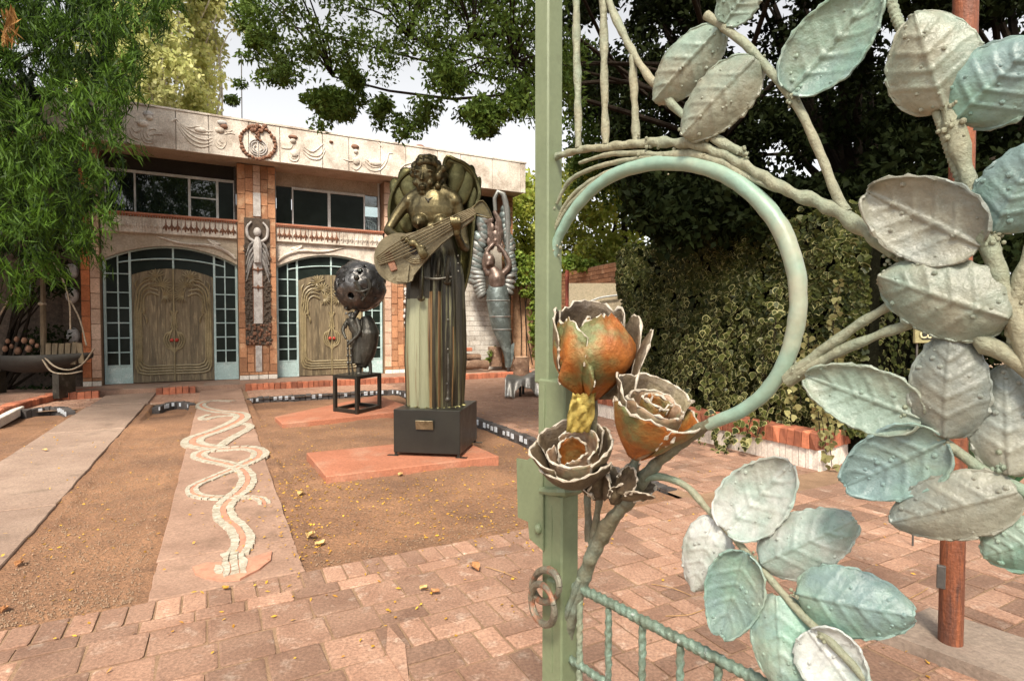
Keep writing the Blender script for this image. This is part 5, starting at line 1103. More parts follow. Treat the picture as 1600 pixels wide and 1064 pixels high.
m.tube([B3(577, 560, .03), B3(579, 578, .03), B3(577, 589, .02)], [.035, .03, .04], 8); m.tube([B3(562, 566), B3(560, 588)], [.05, .045], 8); m.ball(B3(560, 586, -.02), (.09, .06, .03), 8, 5)
m.ball(B3(540, 508, -.1), (.03, .04, .06), 8, 6)
remesh(m, 'body', 'figure_dark', GB, .011, 2)
m = MB()
for (x, y) in ((541, 490), (546, 493), (551, 491), (555, 488)): m.ball(B3(x, y, -.1), .022, 7, 5)
m.build('necklace', 'mermaid_plate', GB)
m = MB()
for (x0, x1) in ((543, 546), (548, 552)):
    m.tube([B3(x0, 530, -.16), B3(x0 + 1, 560, -.15), B3(x1, 589, -.12)], .014, 6, noise=.3)
    for y in (533, 545, 556, 567): m.ball(B3(x0 + .5, y, -.165), random.uniform(.015, .028), 6, 5)
m.build('flower_staff', 'figure_dark', GB)
gc = B3(563, 447, .02); gr = 38 * gpx
bm = bmesh.new(); bmesh.ops.create_icosphere(bm, subdivisions=5, radius=1)
kill = []
for v in bm.verts:
    n_ = mnoise.noise(v.co * 2.1 + Vector((4, 1, 7))); n2 = mnoise.noise(v.co * 5 + Vector((1, 9, 3)))
    v.co = v.co * (1 + .04 * (1 if n_ > .12 else 0) + .035 * n2)
for f in bm.faces:
    c_ = f.calc_center_median().normalized(); n_ = mnoise.noise(c_ * 2.6 + Vector((11, 5, 2))); n3 = mnoise.noise(c_ * 5.5 + Vector((3, 3, 8)))
    if n_ + .3 * n3 > .44: kill.append(f)
bmesh.ops.delete(bm, geom=kill, context='FACES'); me = bpy.data.meshes.new('globe')
for v in bm.verts: v.co = Vector(gc - wloc(GB)) + v.co * gr
bm.to_mesh(me); bm.free(); me.materials.append(M['globe_metal']); me.polygons.foreach_set('use_smooth', [True] * len(me.polygons)); go_ = link('globe', me, GB); solid(go_, .015)
r = random.Random(8)
for k in range(26):
    m = MB(); a = r.uniform(0, 2 * PI); e = r.uniform(-.7, 1.2); d = np.array([math.cos(a) * math.cos(e), math.sin(a) * math.cos(e), math.sin(e)]); t = nrm(np.cross(d, r.choice([Z, np.array([1., 0, 0])]))); b2 = np.cross(d, t); w = r.uniform(.06, .13)
    m.poly([gc + d * gr * 1.015 + (t * math.cos(q) + b2 * math.sin(q) * .7) * w * r.uniform(.8, 1.2) - d * w * .12 for q in np.linspace(0, 2 * PI, 8)[:-1]], d * .012); m.build('globe_plate', 'globe_metal', go_)
m = MB(); m.tube([B3(556, 440, -.36), B3(562, 452, -.36), B3(570, 462, -.34)], [.05, .045, .03], 8); m.tube([B3(575, 435, -.33), B3(578, 450, -.33), B3(566, 470, -.33)], [.03, .035, .02], 8); m.tube([B3(548, 452, -.34), B3(566, 456, -.38), B3(582, 448, -.3)], [.012, .025, .012], 6); m.ball(B3(557, 434, -.38), .045, 8, 6)
m.build('small_figure', 'figure_dark', go_)

# winged mermaid by the back wall
MY = 15.4; mpx = MY / FPX
def C3(x, y, d=0.0): return at(x, y, MY + d)
MM = empty('mermaid_sculpture', C3(794, 580) * [1, 1, 0] + Z * .12, 'tall winged mermaid of blue-grey sheet metal near the back wall', 'sculpture')
rows = []
for (x, y, w, dp) in ((777, 445, 13, 10), (777, 455, 17, 13), (778, 470, 18, 14), (781, 495, 17, 14), (784, 515, 15, 12), (788, 532, 11, 9), (792, 548, 7, 6), (794, 560, 6, 5), (794, 572, 5, 4)):
    rows.append([C3(x, y) + np.array([math.cos(t) * w * mpx, math.sin(t) * dp * mpx, 0]) for t in np.linspace(0, 2 * PI, 17)[:-1]])
m = MB(); m.grid(rows, closed=True); m.f.append(tuple(range(len(m.v) - 16, len(m.v)))); m.m.append(0); tl = m.build('tail', 'mermaid_blue', MM)
m = MB()
for i in (2, 3, 4): m.tube(rows[i] + [rows[i][0]], .018, 5, raw=True)
m.build('tail_seam', 'mermaid_plate', tl)
m = MB(); m.poly([C3(x, y, -.05) for x, y in ((790, 545), (804, 535), (802, 560), (798, 574), (790, 574))], np.array([0, .1, 0])); m.build('tail_fin', 'mermaid_blue', tl, smooth=False)
m = MB(); m.tube([C3(777, 450), C3(776, 435), C3(772, 425), C3(768, 418)], [.22, .25, .17, .1], 12); m.ball(C3(765, 408, -.05), (.16, .17, .2), 12, 9); m.ball(C3(762, 413, -.18), .06, 8, 6)
m.tube([C3(784, 430), C3(796, 415), C3(788, 395), C3(776, 380)], [.1, .085, .075, .05], 8); m.tube([C3(764, 430), C3(757, 412), C3(762, 392), C3(772, 380)], [.1, .085, .075, .05], 8); m.ball(C3(774, 376), .08, 8, 6)
remesh(m, 'torso', 'mermaid_skin', MM, .03, 2)
r = random.Random(11)
def plate(mb, p, d, L_, w, k): 
    s_ = nrm(np.cross(d, (0, 1, 0))); rows = []
    for i in range(6):
        t = i / 5; rows.append([p + d * L_ * t + s_ * w * v * math.sin(PI * min(1, .25 + t * .62)) + np.array([0, -1, 0]) * (.05 * math.sin(PI * t) - .06 * v * v) for v in (-1, -.5, 0, .5, 1)])
    mb.grid(rows, k)
wg = MB()
for k in range(26):
    t = k / 25; x = 752 + 8 * t + r.uniform(-3, 3); y = 440 - 100 * t; plate(wg, C3(x, y, .1 - .1 * t), nrm((-.9 + .7 * t, 0, .1 + 1.0 * t)), .38, .14, k % 2)
for k in range(7): plate(wg, C3(758, 430 + k * 4, .05), nrm((-1, 0, .25 - .22 * k)), .42 - .02 * k, .1, 0)
o = wg.build('wing', ['mermaid_plate', 'mermaid_blue'], MM, ang=80); solid(o, .012)
wg = MB()
for k in range(24):
    t = k / 23; x = 792 - 6 * t + r.uniform(-3, 3); y = 440 - 105 * t; plate(wg, C3(x, y, .15), nrm((.8 - .6 * t, 0, .2 + t)), .3, .13, k % 2)
for k in range(4): plate(wg, C3(786, 434 + k * 5, .05), nrm((1, 0, .2 - .3 * k)), .34, .1, 0)
o = wg.build('wing', ['mermaid_plate', 'mermaid_blue'], MM, ang=80); solid(o, .012)
m = MB(); m.tube([C3(770, 385, .05), C3(764, 350, .05), C3(752, 322, .05)], [.09, .07, .05], 8); m.tube([C3(778, 385, .05), C3(780, 350, .05), C3(772, 330, .05)], [.1, .09, .05], 8)
for k in range(16): m.ball(C3(772 + r.uniform(-8, 10), r.uniform(340, 400), .05), (.1, .06, .13), 7, 5)
m.build('raised_plumage', 'mermaid_skin', MM)
m = MB(); m.tube([C3(774, 330, .1), C3(773, 310, .1), C3(778, 300, .1), C3(786, 304, .1), C3(792, 330, .12), C3(794, 380, .15), C3(794, 440, .2), C3(795, 520, .25), C3(795, 580, .25)], [.05, .06, .07, .08, .08, .07, .06, .05, .05], 10); m.build('support_hook', 'mermaid_plate', MM)

# draped steel bench
by = G(792, 622, 0)[1]; DB = empty('draped_bench', G(815, 622, 0), 'steel bench shaped like a draped cloth on the paving by the gate post', 'bench')
rows = []
for i in range(9):
    t = i / 8; row = []
    for j in range(41):
        u_ = j / 40; x = 789 + 95 * u_; y0 = 592 - 6 * u_ + 3 * math.sin(u_ * 9); bot = 622 - (18 * (abs(math.sin(u_ * 5.2)) ** 1.5) if u_ > .15 else 3 * math.sin(u_ * 30)) + 2 * math.sin(u_ * 40)
        y = y0 + (bot - y0) * t; d = -.16 * t + .05 * math.sin(u_ * 42) * t; row.append(at(x, y, by + d + u_ * .5))
    rows.append(row)
top_ = [[p + np.array([.08, 1, 0]) * k * .2 + Z * (.02 * math.sin(j * .4) + .03) * (k > 0) for j, p in enumerate(rows[0])] for k in (3, 2, 1)]
m = MB(); m.grid(top_ + rows); o = m.build('drape', 'sheet_steel', DB, ang=80); solid(o, .008)
for u_, d in ((.25, .15), (.85, .2), (.3, .5), (.9, .55)): q = at(789 + 95 * u_, 600, by + d + u_ * .5); m = MB(); m.tube([q, q * [1, 1, 0]], .03, 6); m.build('leg', 'dark_box', DB)

# logs and stumps
def log(name, P, Q, r_, label, grp=None, vert=False):
    m = MB(); P, Q = np.asarray(P, float), np.asarray(Q, float); d = nrm(Q - P)
    m.tube([P, P * .66 + Q * .34, P * .34 + Q * .66, Q], [r_, r_ * .97, r_ * 1.02, r_ * .96], 16, noise=.12, nsc=6); root = empty(name, P if vert else (P + Q) / 2 - Z * r_, label, 'log' if not vert else 'stump', grp); m.build('bark', 'bark', root)
    for c, dd in ((P, -d), (Q, d)):
        if vert and dd is not d: continue
        s1 = nrm(np.cross(dd, (.3, .2, 1) if abs(dd[2]) < .9 else (1, 0, 0))); s2 = np.cross(dd, s1); m = MB(); m.poly([c + dd * .002 + (s1 * math.cos(a) + s2 * math.sin(a)) * r_ * .86 for a in np.linspace(0, 2 * PI, 15)[:-1]], dd * .006); m.build('cut_face', 'cut_wood', root, smooth=False)
lg = lambda x, y, Y_: at(x, y, Y_)
log('log', lg(700, 571, 15.1), lg(762, 570, 15.5), .13, 'long bark log lying lowest by the grey wall', 'logs piled by the wall')
log('log', lg(700, 557, 15.35), lg(750, 558, 15.7), .10, 'shorter log lying on top of the pile by the grey wall', 'logs piled by the wall')
m = MB(); q = lg(730, 546, 15.5); m.box(q, (E1, E2, Z), (.13, .07, .05), bev=.01); tag(m.build('loose_brick', 'kerb_brick', loc=q - Z * .05), 'orange brick lying on top of the log pile', 'brick')
q = lg(774, 572, 15.9); log('tree_stump', q, q + Z * .55, .2, 'leafy tree stump left of the mermaid tail', 'stumps', True)
q = G(815, 585, .12); log('tree_stump', q, q + Z * .46, .21, 'bare tree stump right of the mermaid tail', 'stumps', True)

# boat-shaped planter under the bamboo
BY = 10.6; D3 = lambda x, y, d=0.0: at(x, y, BY + d)
BT = empty('boat_sculpture', D3(60, 600) * [1, 1, 0] + Z * .05, 'weathered boat sculpture with mast, ropes and clay pots under the bamboo', 'sculpture')
rows = []
for i in range(15):
    t = i / 14; x = -40 + 185 * t; dep = (6 + 20 * math.sin(PI * t) ** .7); yt = 556 - 10 * abs(t - .35) ** 1.5
    rows.append([D3(x, yt + dep * math.sin(a), -.35 * math.cos(a) * (.3 + math.sin(PI * t))) for a in np.linspace(0, PI, 9)])
m = MB(); m.grid(rows); mat('hull_dark', (.03, .027, .022), (.018, .016, .013), 5, .8, bump=.5); o = m.build('hull', 'hull_dark', BT, ang=60); solid(o, .03)  # even near-black matte hull colour
for (pts, r_) in (([(68, 556), (85, 572), (108, 578), (130, 568), (147, 545)], .02), ([(66, 560), (80, 580), (105, 584), (128, 580)], .02)): m = MB(); m.tube([D3(x, y, -.42) for x, y in pts], r_, 8, ell=.6); m.build('gunwale', 'rope', BT)
for k in range(6): m = MB(); m.box(D3(76 + 10 * k, 552, -.2), ((1, 0, 0), (0, 1, 0), nrm((random.uniform(-.1, .1), 0, 1))), (.05, .015, .2 + random.uniform(-.03, .04)), bev=.006); m.build('board', 'weathered_wood', BT)
m = MB(); m.tube([D3(68, 560), D3(67, 470), D3(66, 385)], [.05, .045, .03], 8, noise=.2); ms = m.build('mast', 'weathered_wood', BT)
m = MB(); m.tube([D3(71, 395, -.05), D3(74, 410, -.06), D3(77, 428, -.05)], [.02, .06, .03], 8, noise=.4, nsc=9); m.build('mast_rag', 'clay_pot', ms); m = MB(); m.ball(D3(66, 475), (.07, .07, .04), 8, 5); m.build('mast_ring', 'rope', ms)
for pts in ([(66, 388), (30, 440), (0, 492)], [(70, 390), (95, 430), (108, 470), (110, 515)], [(72, 386), (84, 395)], [(110, 470), (125, 500), (135, 540)]): m = MB(); m.tube([D3(x, y, -.1) for x, y in pts], .014, 5); m.build('rope', 'rope', ms)
for k, (x, y) in enumerate(((8, 545), (18, 541), (28, 548), (45, 545), (50, 534), (38, 532), (58, 540), (12, 533), (26, 530))):
    m = MB(); c = D3(x, y, -.1 + .1 * (k % 3)); rr = random.uniform(.035, .06); pr = ((.5, -1), (.9, -.5), (1, 0), (.75, .6), (.5, .8), (.6, 1), (.4, .95), (.3, .5)); m.grid([[c + np.array([math.cos(a) * rr * q, math.sin(a) * rr * q, rr * 1.2 * h]) for a in np.linspace(0, 2 * PI, 13)[:-1]] for q, h in pr], closed=True); m.f.append(tuple(range(len(m.v) - 12, len(m.v)))); m.m.append(0)
    tag(m.build('clay_pot', 'clay_pot', loc=c - Z * rr), 'small round clay pot heaped on the boat sculpture', 'pot', 'clay pots on the boat')
for sx in (-10, 100): m = MB(); q = D3(sx, 585, 0); m.box(q * [1, 1, 0] + Z * (q[2] / 2 + .05), ((1, 0, 0), (0, 1, 0), Z), (.06, .2, q[2] / 2)); m.build('support', 'figure_dark', BT, smooth=False)
# ------------------------------------------------------------------ vegetation
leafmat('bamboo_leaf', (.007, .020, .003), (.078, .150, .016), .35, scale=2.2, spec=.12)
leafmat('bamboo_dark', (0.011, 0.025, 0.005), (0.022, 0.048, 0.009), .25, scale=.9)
leafmat('poplar_leaf', (.42, .45, .15), (.62, .60, .26), .5, scale=.35)
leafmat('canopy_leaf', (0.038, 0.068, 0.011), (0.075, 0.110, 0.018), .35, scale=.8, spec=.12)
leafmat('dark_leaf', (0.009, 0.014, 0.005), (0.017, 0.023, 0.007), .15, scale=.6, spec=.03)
leafmat('sunny_leaf', (.20, .27, .035), (.38, .38, .07), .45, scale=.6)
leafmat('vine_leaf', (.12, .20, .03), (.24, .30, .05), .35, scale=.9)
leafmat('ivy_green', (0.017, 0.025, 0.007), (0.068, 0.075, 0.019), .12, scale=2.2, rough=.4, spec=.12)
leafmat('ivy_cream', (0.262, 0.256, 0.101), (0.361, 0.333, 0.146), .2, scale=1.2, rough=.45)
leafmat('litter_yellow', (.60, .36, .04), (.42, .20, .03), .2, scale=3)
mat('bamboo_culm', (0.072, 0.077, 0.027), (0.045, 0.045, 0.018), 5, .5, bump=.2)
mat('pale_bark', (.55, .50, .42), (.40, .35, .28), 4, .85, bump=.6, bscale=12, c3=(.2, .16, .12), s3=6, t3=.66)
mat('dark_bark', (0.030, 0.023, 0.017), (0.017, 0.013, 0.010), 6, .95, bump=1, bscale=14, bdist=.04, spec=.05)
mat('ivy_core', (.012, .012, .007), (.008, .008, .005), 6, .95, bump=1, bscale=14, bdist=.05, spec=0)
mat('twig', (.42, .25, .10), (.3, .17, .07), 20, .85, bump=.3)
mat('pebble', (0.260, 0.174, 0.112), (0.174, 0.105, 0.062), 20, .9, bump=.3)
def inside(poly, n, r):
    out = []; xs = [p[0] for p in poly]; ys = [p[1] for p in poly]
    while len(out) < n:
        p = (r.uniform(min(xs), max(xs)), r.uniform(min(ys), max(ys)))
        if inpoly(p, poly): out.append(p)
    return out
def blobs(cl, per, L_, W_, droop=.3, rad=None):
    C = []; D = []
    for c, rd in cl:
        n = max(4, int(per * rng.uniform(.7, 1.3))); q = unit(rng.normal(size=(n, 3))) * (rng.random((n, 1)) ** .5) * rd * [1, 1, .75]; C.append(c + q); d = q / rd * .6 + rng.normal(size=(n, 3)) * .6; d[:, 2] -= droop; D.append(d)
    C = np.concatenate(C); D = np.concatenate(D); n = len(C); return leafquads(C, D, L_ * rng.uniform(.6, 1.25, n), W_ * rng.uniform(.7, 1.2, n))
def limbs(mb, base, ends, r0, r1, rnd=.15, sides=6):
    for e in ends:
        e = np.asarray(e, float); b0 = np.asarray(base, float); L_ = np.linalg.norm(e - b0); p1 = b0 + (e - b0) * .35 + Z * L_ * .10 + rng.normal(size=3) * L_ * .04; p2 = b0 + (e - b0) * .7 + Z * L_ * .06 + rng.normal(size=3) * L_ * .04; mb.tube([b0, p1, p2, e], [r0, r0 * .7, (r0 + r1) / 2 * .6, r1], sides, noise=rnd, nsc=4)

# bamboo at the left
r = random.Random(21)
BM = empty('bamboo_clump', (-10.6, 9.0, -.1), 'tall leafy bamboo clump arching in from the left', 'bamboo')
poly = [(-160, -120), (300, -120), (262, 25), (225, 60), (232, 100), (200, 130), (205, 165), (188, 185), (190, 235), (182, 262), (196, 285), (176, 300), (168, 345), (152, 372), (150, 400), (112, 385), (96, 412), (70, 400), (58, 438), (20, 425), (0, 450), (-160, 450)]
cl = []
for (x, y) in inside(poly, 620, r): cl.append(at(x, y, r.uniform(6.6, 9.6)))
def sprays(cl, per):
    C = []; D = []
    for c in cl:
        n = int(per * r.uniform(.6, 1.4)); ax_ = np.array([r.uniform(-.2, .6), r.uniform(-.6, .2), -.55]); ax_ /= np.linalg.norm(ax_); L_ = r.uniform(.25, .6)
        t = rng.random((n, 1)); q = c + ax_ * t * L_ + rng.normal(size=(n, 3)) * .045; C.append(q); D.append(ax_ * .8 + rng.normal(size=(n, 3)) * .5 + np.array([0, 0, -.25]))
    return np.concatenate(C), np.concatenate(D)
C, D = sprays([c for c in cl if r.random() < .9], 66); n = len(C); quads('foliage', leafquads(C, D, rng.uniform(.12, .25, n), rng.uniform(.013, .023, n)), 'bamboo_leaf', BM)
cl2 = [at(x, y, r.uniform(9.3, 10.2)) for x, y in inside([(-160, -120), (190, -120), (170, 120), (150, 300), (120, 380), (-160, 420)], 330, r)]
cl2 += [np.array([r.uniform(-12.5, -7.8), r.uniform(6.5, 9.6), r.uniform(6.2, 12.5)]) for k in range(480)] + [np.array([r.uniform(-13.5, -9.6), r.uniform(5.8, 8.6), r.uniform(3.0, 9)]) for k in range(420)] + [np.array([r.uniform(-10.8, -7.3), r.uniform(8.2, 10.4), r.uniform(8.2, 11.5)]) for k in range(330)]  # unseen sprays added above and beside the view to shade facade and boat
C, D = sprays(cl2, 60); n = len(C); quads('inner_and_shade_foliage', leafquads(C, D, rng.uniform(.14, .26, n), rng.uniform(.03, .045, n)), 'bamboo_dark', BM)
for k in range(12):
    b0 = np.array([-10.6 + r.uniform(-.7, .7), 9.0 + r.uniform(-.6, .4), -.1]); e = cl[r.randrange(len(cl))]; top_ = np.array([b0[0] + .2, b0[1], r.uniform(4, 6.5)]); m = MB(); m.tube([b0, b0 * .5 + top_ * .5, top_, e + Z * .3], [.03, .028, .02, .006], 7); m.build('culm', 'bamboo_culm', BM)
m = MB(); Cb = np.array([at(12 + r.uniform(-8, 14), 35 + r.uniform(-15, 35), 7.0) for k in range(60)])
leafmat('dead_bamboo', (.40, .20, .06), (.5, .28, .1), .3); quads('dead_spray', leafquads(Cb, rng.normal(size=(60, 3)) * .3 + [0.1, 0, -1], .2, .03), 'dead_bamboo', BM)
HG = empty('backdrop_shrub', (-10.3, 11.2, 0), 'dark leafy shrub added as backdrop for the black shade behind the boat sculpture', 'shrub')  # dark foliage added to fill the shaded void behind the boat
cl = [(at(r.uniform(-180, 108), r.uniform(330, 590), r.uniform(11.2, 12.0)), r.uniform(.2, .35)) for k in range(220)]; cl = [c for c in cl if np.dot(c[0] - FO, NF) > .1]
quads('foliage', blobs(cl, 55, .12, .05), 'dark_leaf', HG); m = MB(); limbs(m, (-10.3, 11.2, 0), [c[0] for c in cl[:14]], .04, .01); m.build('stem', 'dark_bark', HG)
GC = []
for k in range(1600):
    p = G(r.uniform(-60, 105), r.uniform(588, 612), .08); GC.append(p + np.array([0, 0, r.uniform(0, .09)]))
GC = np.array(GC); tag(quads('ground_cover', leafquads(GC, rng.normal(size=(len(GC), 3)) + [0, 0, .5], .1, .045), 'bamboo_dark'), 'low dark green ground cover along the curved kerb', 'ground cover', kind='stuff')

# poplars behind the roof
def poplar(x, Y_, wpx, ytop, label, seed):
    r = random.Random(seed); base = at(x, 300, Y_) * [1, 1, 0]; T = empty('poplar_tree', base, label, 'tree', 'poplars behind the building')
    cl = []
    for k in range(220):
        y = r.uniform(ytop, 250); w = wpx * (.55 + .45 * math.sin(PI * (y - ytop) / (330 - ytop))); cl.append((at(x + r.gauss(0, w * .38) + (y - 100) * -.05, y, Y_ + r.uniform(-1.2, 1.2)), r.uniform(.45, .8)))
    quads('crown', blobs(cl, 62, .21, .17, .4), 'poplar_leaf', T)
    m = MB(); t0 = at(x + 12, ytop - 30, Y_); m.tube([base, base * .5 + t0 * .5 + np.array([.1, 0, 0]), t0], [.2, .12, .04], 8); limbs(m, base * .6 + t0 * .4, [c[0] for c in cl[:14]], .06, .015); m.build('trunk', 'pale_bark', T)
poplar(170, 24, 58, -160, 'poplar with leaning pale trunk, leftmost above the fascia', 1); poplar(240, 22, 52, -170, 'poplar in the middle of the three above the fascia', 2); poplar(312, 25, 46, -150, 'slender poplar beside the roof mast, rightmost of three', 3)

# big overhanging tree
BT_ = np.array([3.6, 9.6, 0.]); OT = empty('overhanging_tree', BT_, 'large dark tree whose branches hang across the top of the sky', 'tree')
r = random.Random(33); cl = []
mass = [(360, -140), (900, -140), (900, 165), (860, 150), (835, 185), (800, 150), (745, 115), (700, 135), (660, 95), (600, 125), (560, 85), (520, 110), (470, 95), (430, 115), (405, 70), (380, 40)]
for (x, y) in inside(mass, 430, r): 
    if r.random() < .45 + .55 * (x > 640) : cl.append((at(x, y, r.uniform(5.2, 8.2)), r.uniform(.14, .34)))
for (cx_, cy_, sx, sy, n, Y_) in ((520, 165, 34, 24, 34, 6.4), (545, 130, 22, 22, 10, 6.4), (600, 175, 14, 24, 7, 6.2), (645, 195, 20, 14, 7, 6.0), (668, 175, 12, 14, 5, 6.0), (750, 178, 30, 22, 26, 5.8), (815, 150, 26, 28, 16, 5.8), (440, 115, 30, 20, 12, 6.8), (400, 60, 26, 40, 16, 6.8), (705, 130, 20, 24, 10, 6), (390, 20, 20, 30, 10, 7), (370, 130, 14, 30, 3, 8)):
    for k in range(n): cl.append((at(cx_ + r.gauss(0, sx * .55), cy_ + r.gauss(0, sy * .55), Y_ + r.uniform(-.4, .4)), r.uniform(.09, .17)))
# the unseen crown over the yard, mirrored in panes, thickened for shade
for k in range(220): cl.append((np.array([r.uniform(-3.0, 5.5), r.uniform(.0, 6.5), r.uniform(5.6, 8.2)]), r.uniform(.3, .6)))
for k in range(210): cl.append((np.array([r.uniform(.3, 5.5), r.uniform(1.2, 6.2), r.uniform(5.3, 7.4)]), r.uniform(.3, .6)))  # denser unseen clusters added to shade the ivy wall
quads('crown', blobs(cl, 100, .07, .03, .35), 'canopy_leaf', OT)
m = MB(); tp = BT_ + np.array([-.2, -.4, 4.4]); m.tube([BT_ - Z * .2, BT_ + np.array([.1, 0, 2]), tp], [.42, .32, .28], 14, noise=.15, nsc=3)
ends = [at(520, 120, 6.6), at(640, 60, 6.6), at(740, 60, 6.3), at(450, 40, 7.2), at(800, 100, 6), at(700, -40, 7), at(560, -60, 7.5)] + [np.array([r.uniform(-2, 5), r.uniform(1, 6), r.uniform(6, 7.5)]) for k in range(4)]
limbs(m, tp, ends, .045, .01, sides=7); m.build('trunk', 'dark_bark', OT)
m = MB()
for c, rd in cl[:260:3]:
    j = min(ends[:7], key=lambda q: np.linalg.norm(q - c)); m.tube([j, (j + c) / 2 + Z * .1, c], [.014, .010, .004], 5)
o = m.build('twig', 'dark_bark', OT); o['kind'] = 'stuff'

# dense dark trees behind the ivy wall
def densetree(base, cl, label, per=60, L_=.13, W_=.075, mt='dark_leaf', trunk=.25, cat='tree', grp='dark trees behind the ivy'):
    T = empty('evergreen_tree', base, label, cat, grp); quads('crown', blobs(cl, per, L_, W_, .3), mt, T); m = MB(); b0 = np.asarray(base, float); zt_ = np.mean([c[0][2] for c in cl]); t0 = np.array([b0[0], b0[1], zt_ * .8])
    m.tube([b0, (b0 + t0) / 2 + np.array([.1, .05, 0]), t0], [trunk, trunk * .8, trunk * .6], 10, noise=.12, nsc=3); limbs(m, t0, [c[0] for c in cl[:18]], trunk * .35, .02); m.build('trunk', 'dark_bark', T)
def region(poly, n, Y0, Y1, r0=.25, r1=.5): return [(at(x, y, r.uniform(Y0, Y1)), r.uniform(r0, r1)) for x, y in inside(poly, n, r)]
holes = [(1150, 70, 26), (1272, 280, 20), (1395, 60, 16), (1560, 75, 20), (1290, 40, 14), (960, 40, 16), (1215, 20, 16), (1325, 250, 12), (1560, 330, 22), (1420, 120, 16), (1210, 260, 12), (1040, 60, 12)]
def punch(cl): 
    out = []
    for c, rd in cl:
        x = 800 + FPX * c[0] / c[1]; y = 506 - FPX * (c[2] - CAM_H) / c[1]
        if any(math.hypot(x - hx, y - hy) < hr + rd * FPX / c[1] * .55 for hx, hy, hr in holes): continue
        out.append((c, rd))
    return out
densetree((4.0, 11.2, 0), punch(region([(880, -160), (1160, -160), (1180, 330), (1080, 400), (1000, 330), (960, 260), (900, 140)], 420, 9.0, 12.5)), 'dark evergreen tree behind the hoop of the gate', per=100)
densetree((6.2, 10.0, 0), punch(region([(1120, -160), (1400, -160), (1420, 520), (1180, 560), (1090, 420)], 400, 8.2, 11.2)) + region([(985, 290), (1420, 290), (1420, 450), (1300, 470), (1240, 405), (1110, 375), (1010, 392)], 150, 6.4, 8.0, .2, .35), 'dark evergreen tree right of the hoop behind the leaf branch', per=100)  # low overhang clusters added to shade and darken the ivy top
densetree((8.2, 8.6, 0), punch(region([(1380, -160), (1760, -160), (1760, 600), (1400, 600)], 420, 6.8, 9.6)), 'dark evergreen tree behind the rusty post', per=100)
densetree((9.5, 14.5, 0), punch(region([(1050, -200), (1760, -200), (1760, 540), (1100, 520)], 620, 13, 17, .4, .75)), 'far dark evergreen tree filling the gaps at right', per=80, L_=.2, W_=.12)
# sunlit shrubs behind the walls
densetree((.7, 19.2, 0), region([(792, 300), (850, 270), (870, 320), (880, 440), (800, 430)], 90, 17.6, 20, .35, .6), 'bright yellow-green shrub left of the gate post', 70, .17, .11, 'sunny_leaf', .1, 'shrub', 'sunlit shrubs behind the walls')
densetree((3.0, 18.2, 0), region([(850, 330), (900, 250), (960, 230), (1010, 330), (1010, 420), (930, 425), (870, 440)], 130, 14.5, 18.5, .3, .55), 'bright yellow-green shrub inside the hoop above the brick wall', 70, .16, .10, 'sunny_leaf', .1, 'shrub', 'sunlit shrubs behind the walls')
densetree((3.2, 16.2, 0), region([(885, 60), (950, 90), (990, 220), (960, 330), (900, 300)], 90, 13.5, 16, .3, .5), 'mid green tree above the sunlit shrubs', 70, .15, .09, 'canopy_leaf', .14, 'tree', 'trees behind the walls')
# trailing vine on the plaster wall
VN = empty('creeper_vine', (.6, 16.6, 2.4), 'green creeper trailing down the plaster wall', 'vine')
cl = [(at(x, y, 16.35), r.uniform(.12, .22)) for x, y in inside([(790, 400), (845, 395), (850, 560), (835, 565), (828, 470), (800, 450)], 60, r)] + [(at(x, y, 14.0), r.uniform(.12, .2)) for x, y in inside([(880, 400), (945, 415), (955, 430), (935, 450), (915, 420), (880, 425)], 26, r)]
quads('foliage', blobs(cl, 36, .13, .10, .4), 'vine_leaf', VN)
m = MB()
for k in range(6): m.tube([at(800 + 9 * k, 430, 16.42), at(800 + 9 * k + r.uniform(-8, 8), 500, 16.42), at(805 + 9 * k, 570, 16.42)], .015, 5)
m.build('stem', 'dark_bark', VN)
log_leaf = [(at(766, 552, 15.7), .12), (at(762, 562, 15.7), .1), (at(772, 545, 15.8), .1)]; SH = empty('stump_sprout', at(766, 572, 15.7), 'leafy green sprout growing from the stump by the mermaid', 'plant'); quads('foliage', blobs(log_leaf, 40, .1, .07), 'vine_leaf', SH)

# ivy wall
IV = empty('ivy_wall', pl0 + sdir * .6 + Z * .3, 'garden wall smothered in variegated ivy above the brick planter', 'wall')
w0 = pl0 + sdir * .62 - wdir * .1
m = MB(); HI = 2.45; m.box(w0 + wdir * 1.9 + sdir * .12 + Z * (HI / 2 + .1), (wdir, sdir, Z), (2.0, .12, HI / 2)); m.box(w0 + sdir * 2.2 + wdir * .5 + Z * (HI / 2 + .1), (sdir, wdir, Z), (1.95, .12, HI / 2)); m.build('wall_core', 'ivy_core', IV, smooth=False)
LOBE = np.array([(0, -.5), (.32, -.42), (.5, -.08), (.28, .06), (.2, .3), (0, .55), (-.2, .3), (-.28, .06), (-.5, -.08), (-.32, -.42)])
def ivyframe(N_, n0):
    n_ = unit(n0 + rng.normal(size=(N_, 3)) * .38); up = np.array([0, 0, -1.0]) + rng.normal(size=(N_, 3)) * .45; a = unit(up - n_ * (up * n_).sum(1, keepdims=True)); b_ = np.cross(n_, a); return n_, a, b_
def ivyquads(C, n0, size):
    N_ = len(C); n_, a, b_ = ivyframe(N_, n0); s_ = (size * rng.uniform(.45, 1.55, N_))[:, None, None]
    out = C[:, None] + (b_[:, None] * LOBE[None, :, :1] + a[:, None] * LOBE[None, :, 1:]) * s_; inn = C[:, None] + n_[:, None] * .0025 + (b_[:, None] * LOBE[None, :, :1] + a[:, None] * LOBE[None, :, 1:]) * s_ * rng.uniform(.7, .95, N_)[:, None, None]; return out, inn
P_ = []; N0 = []
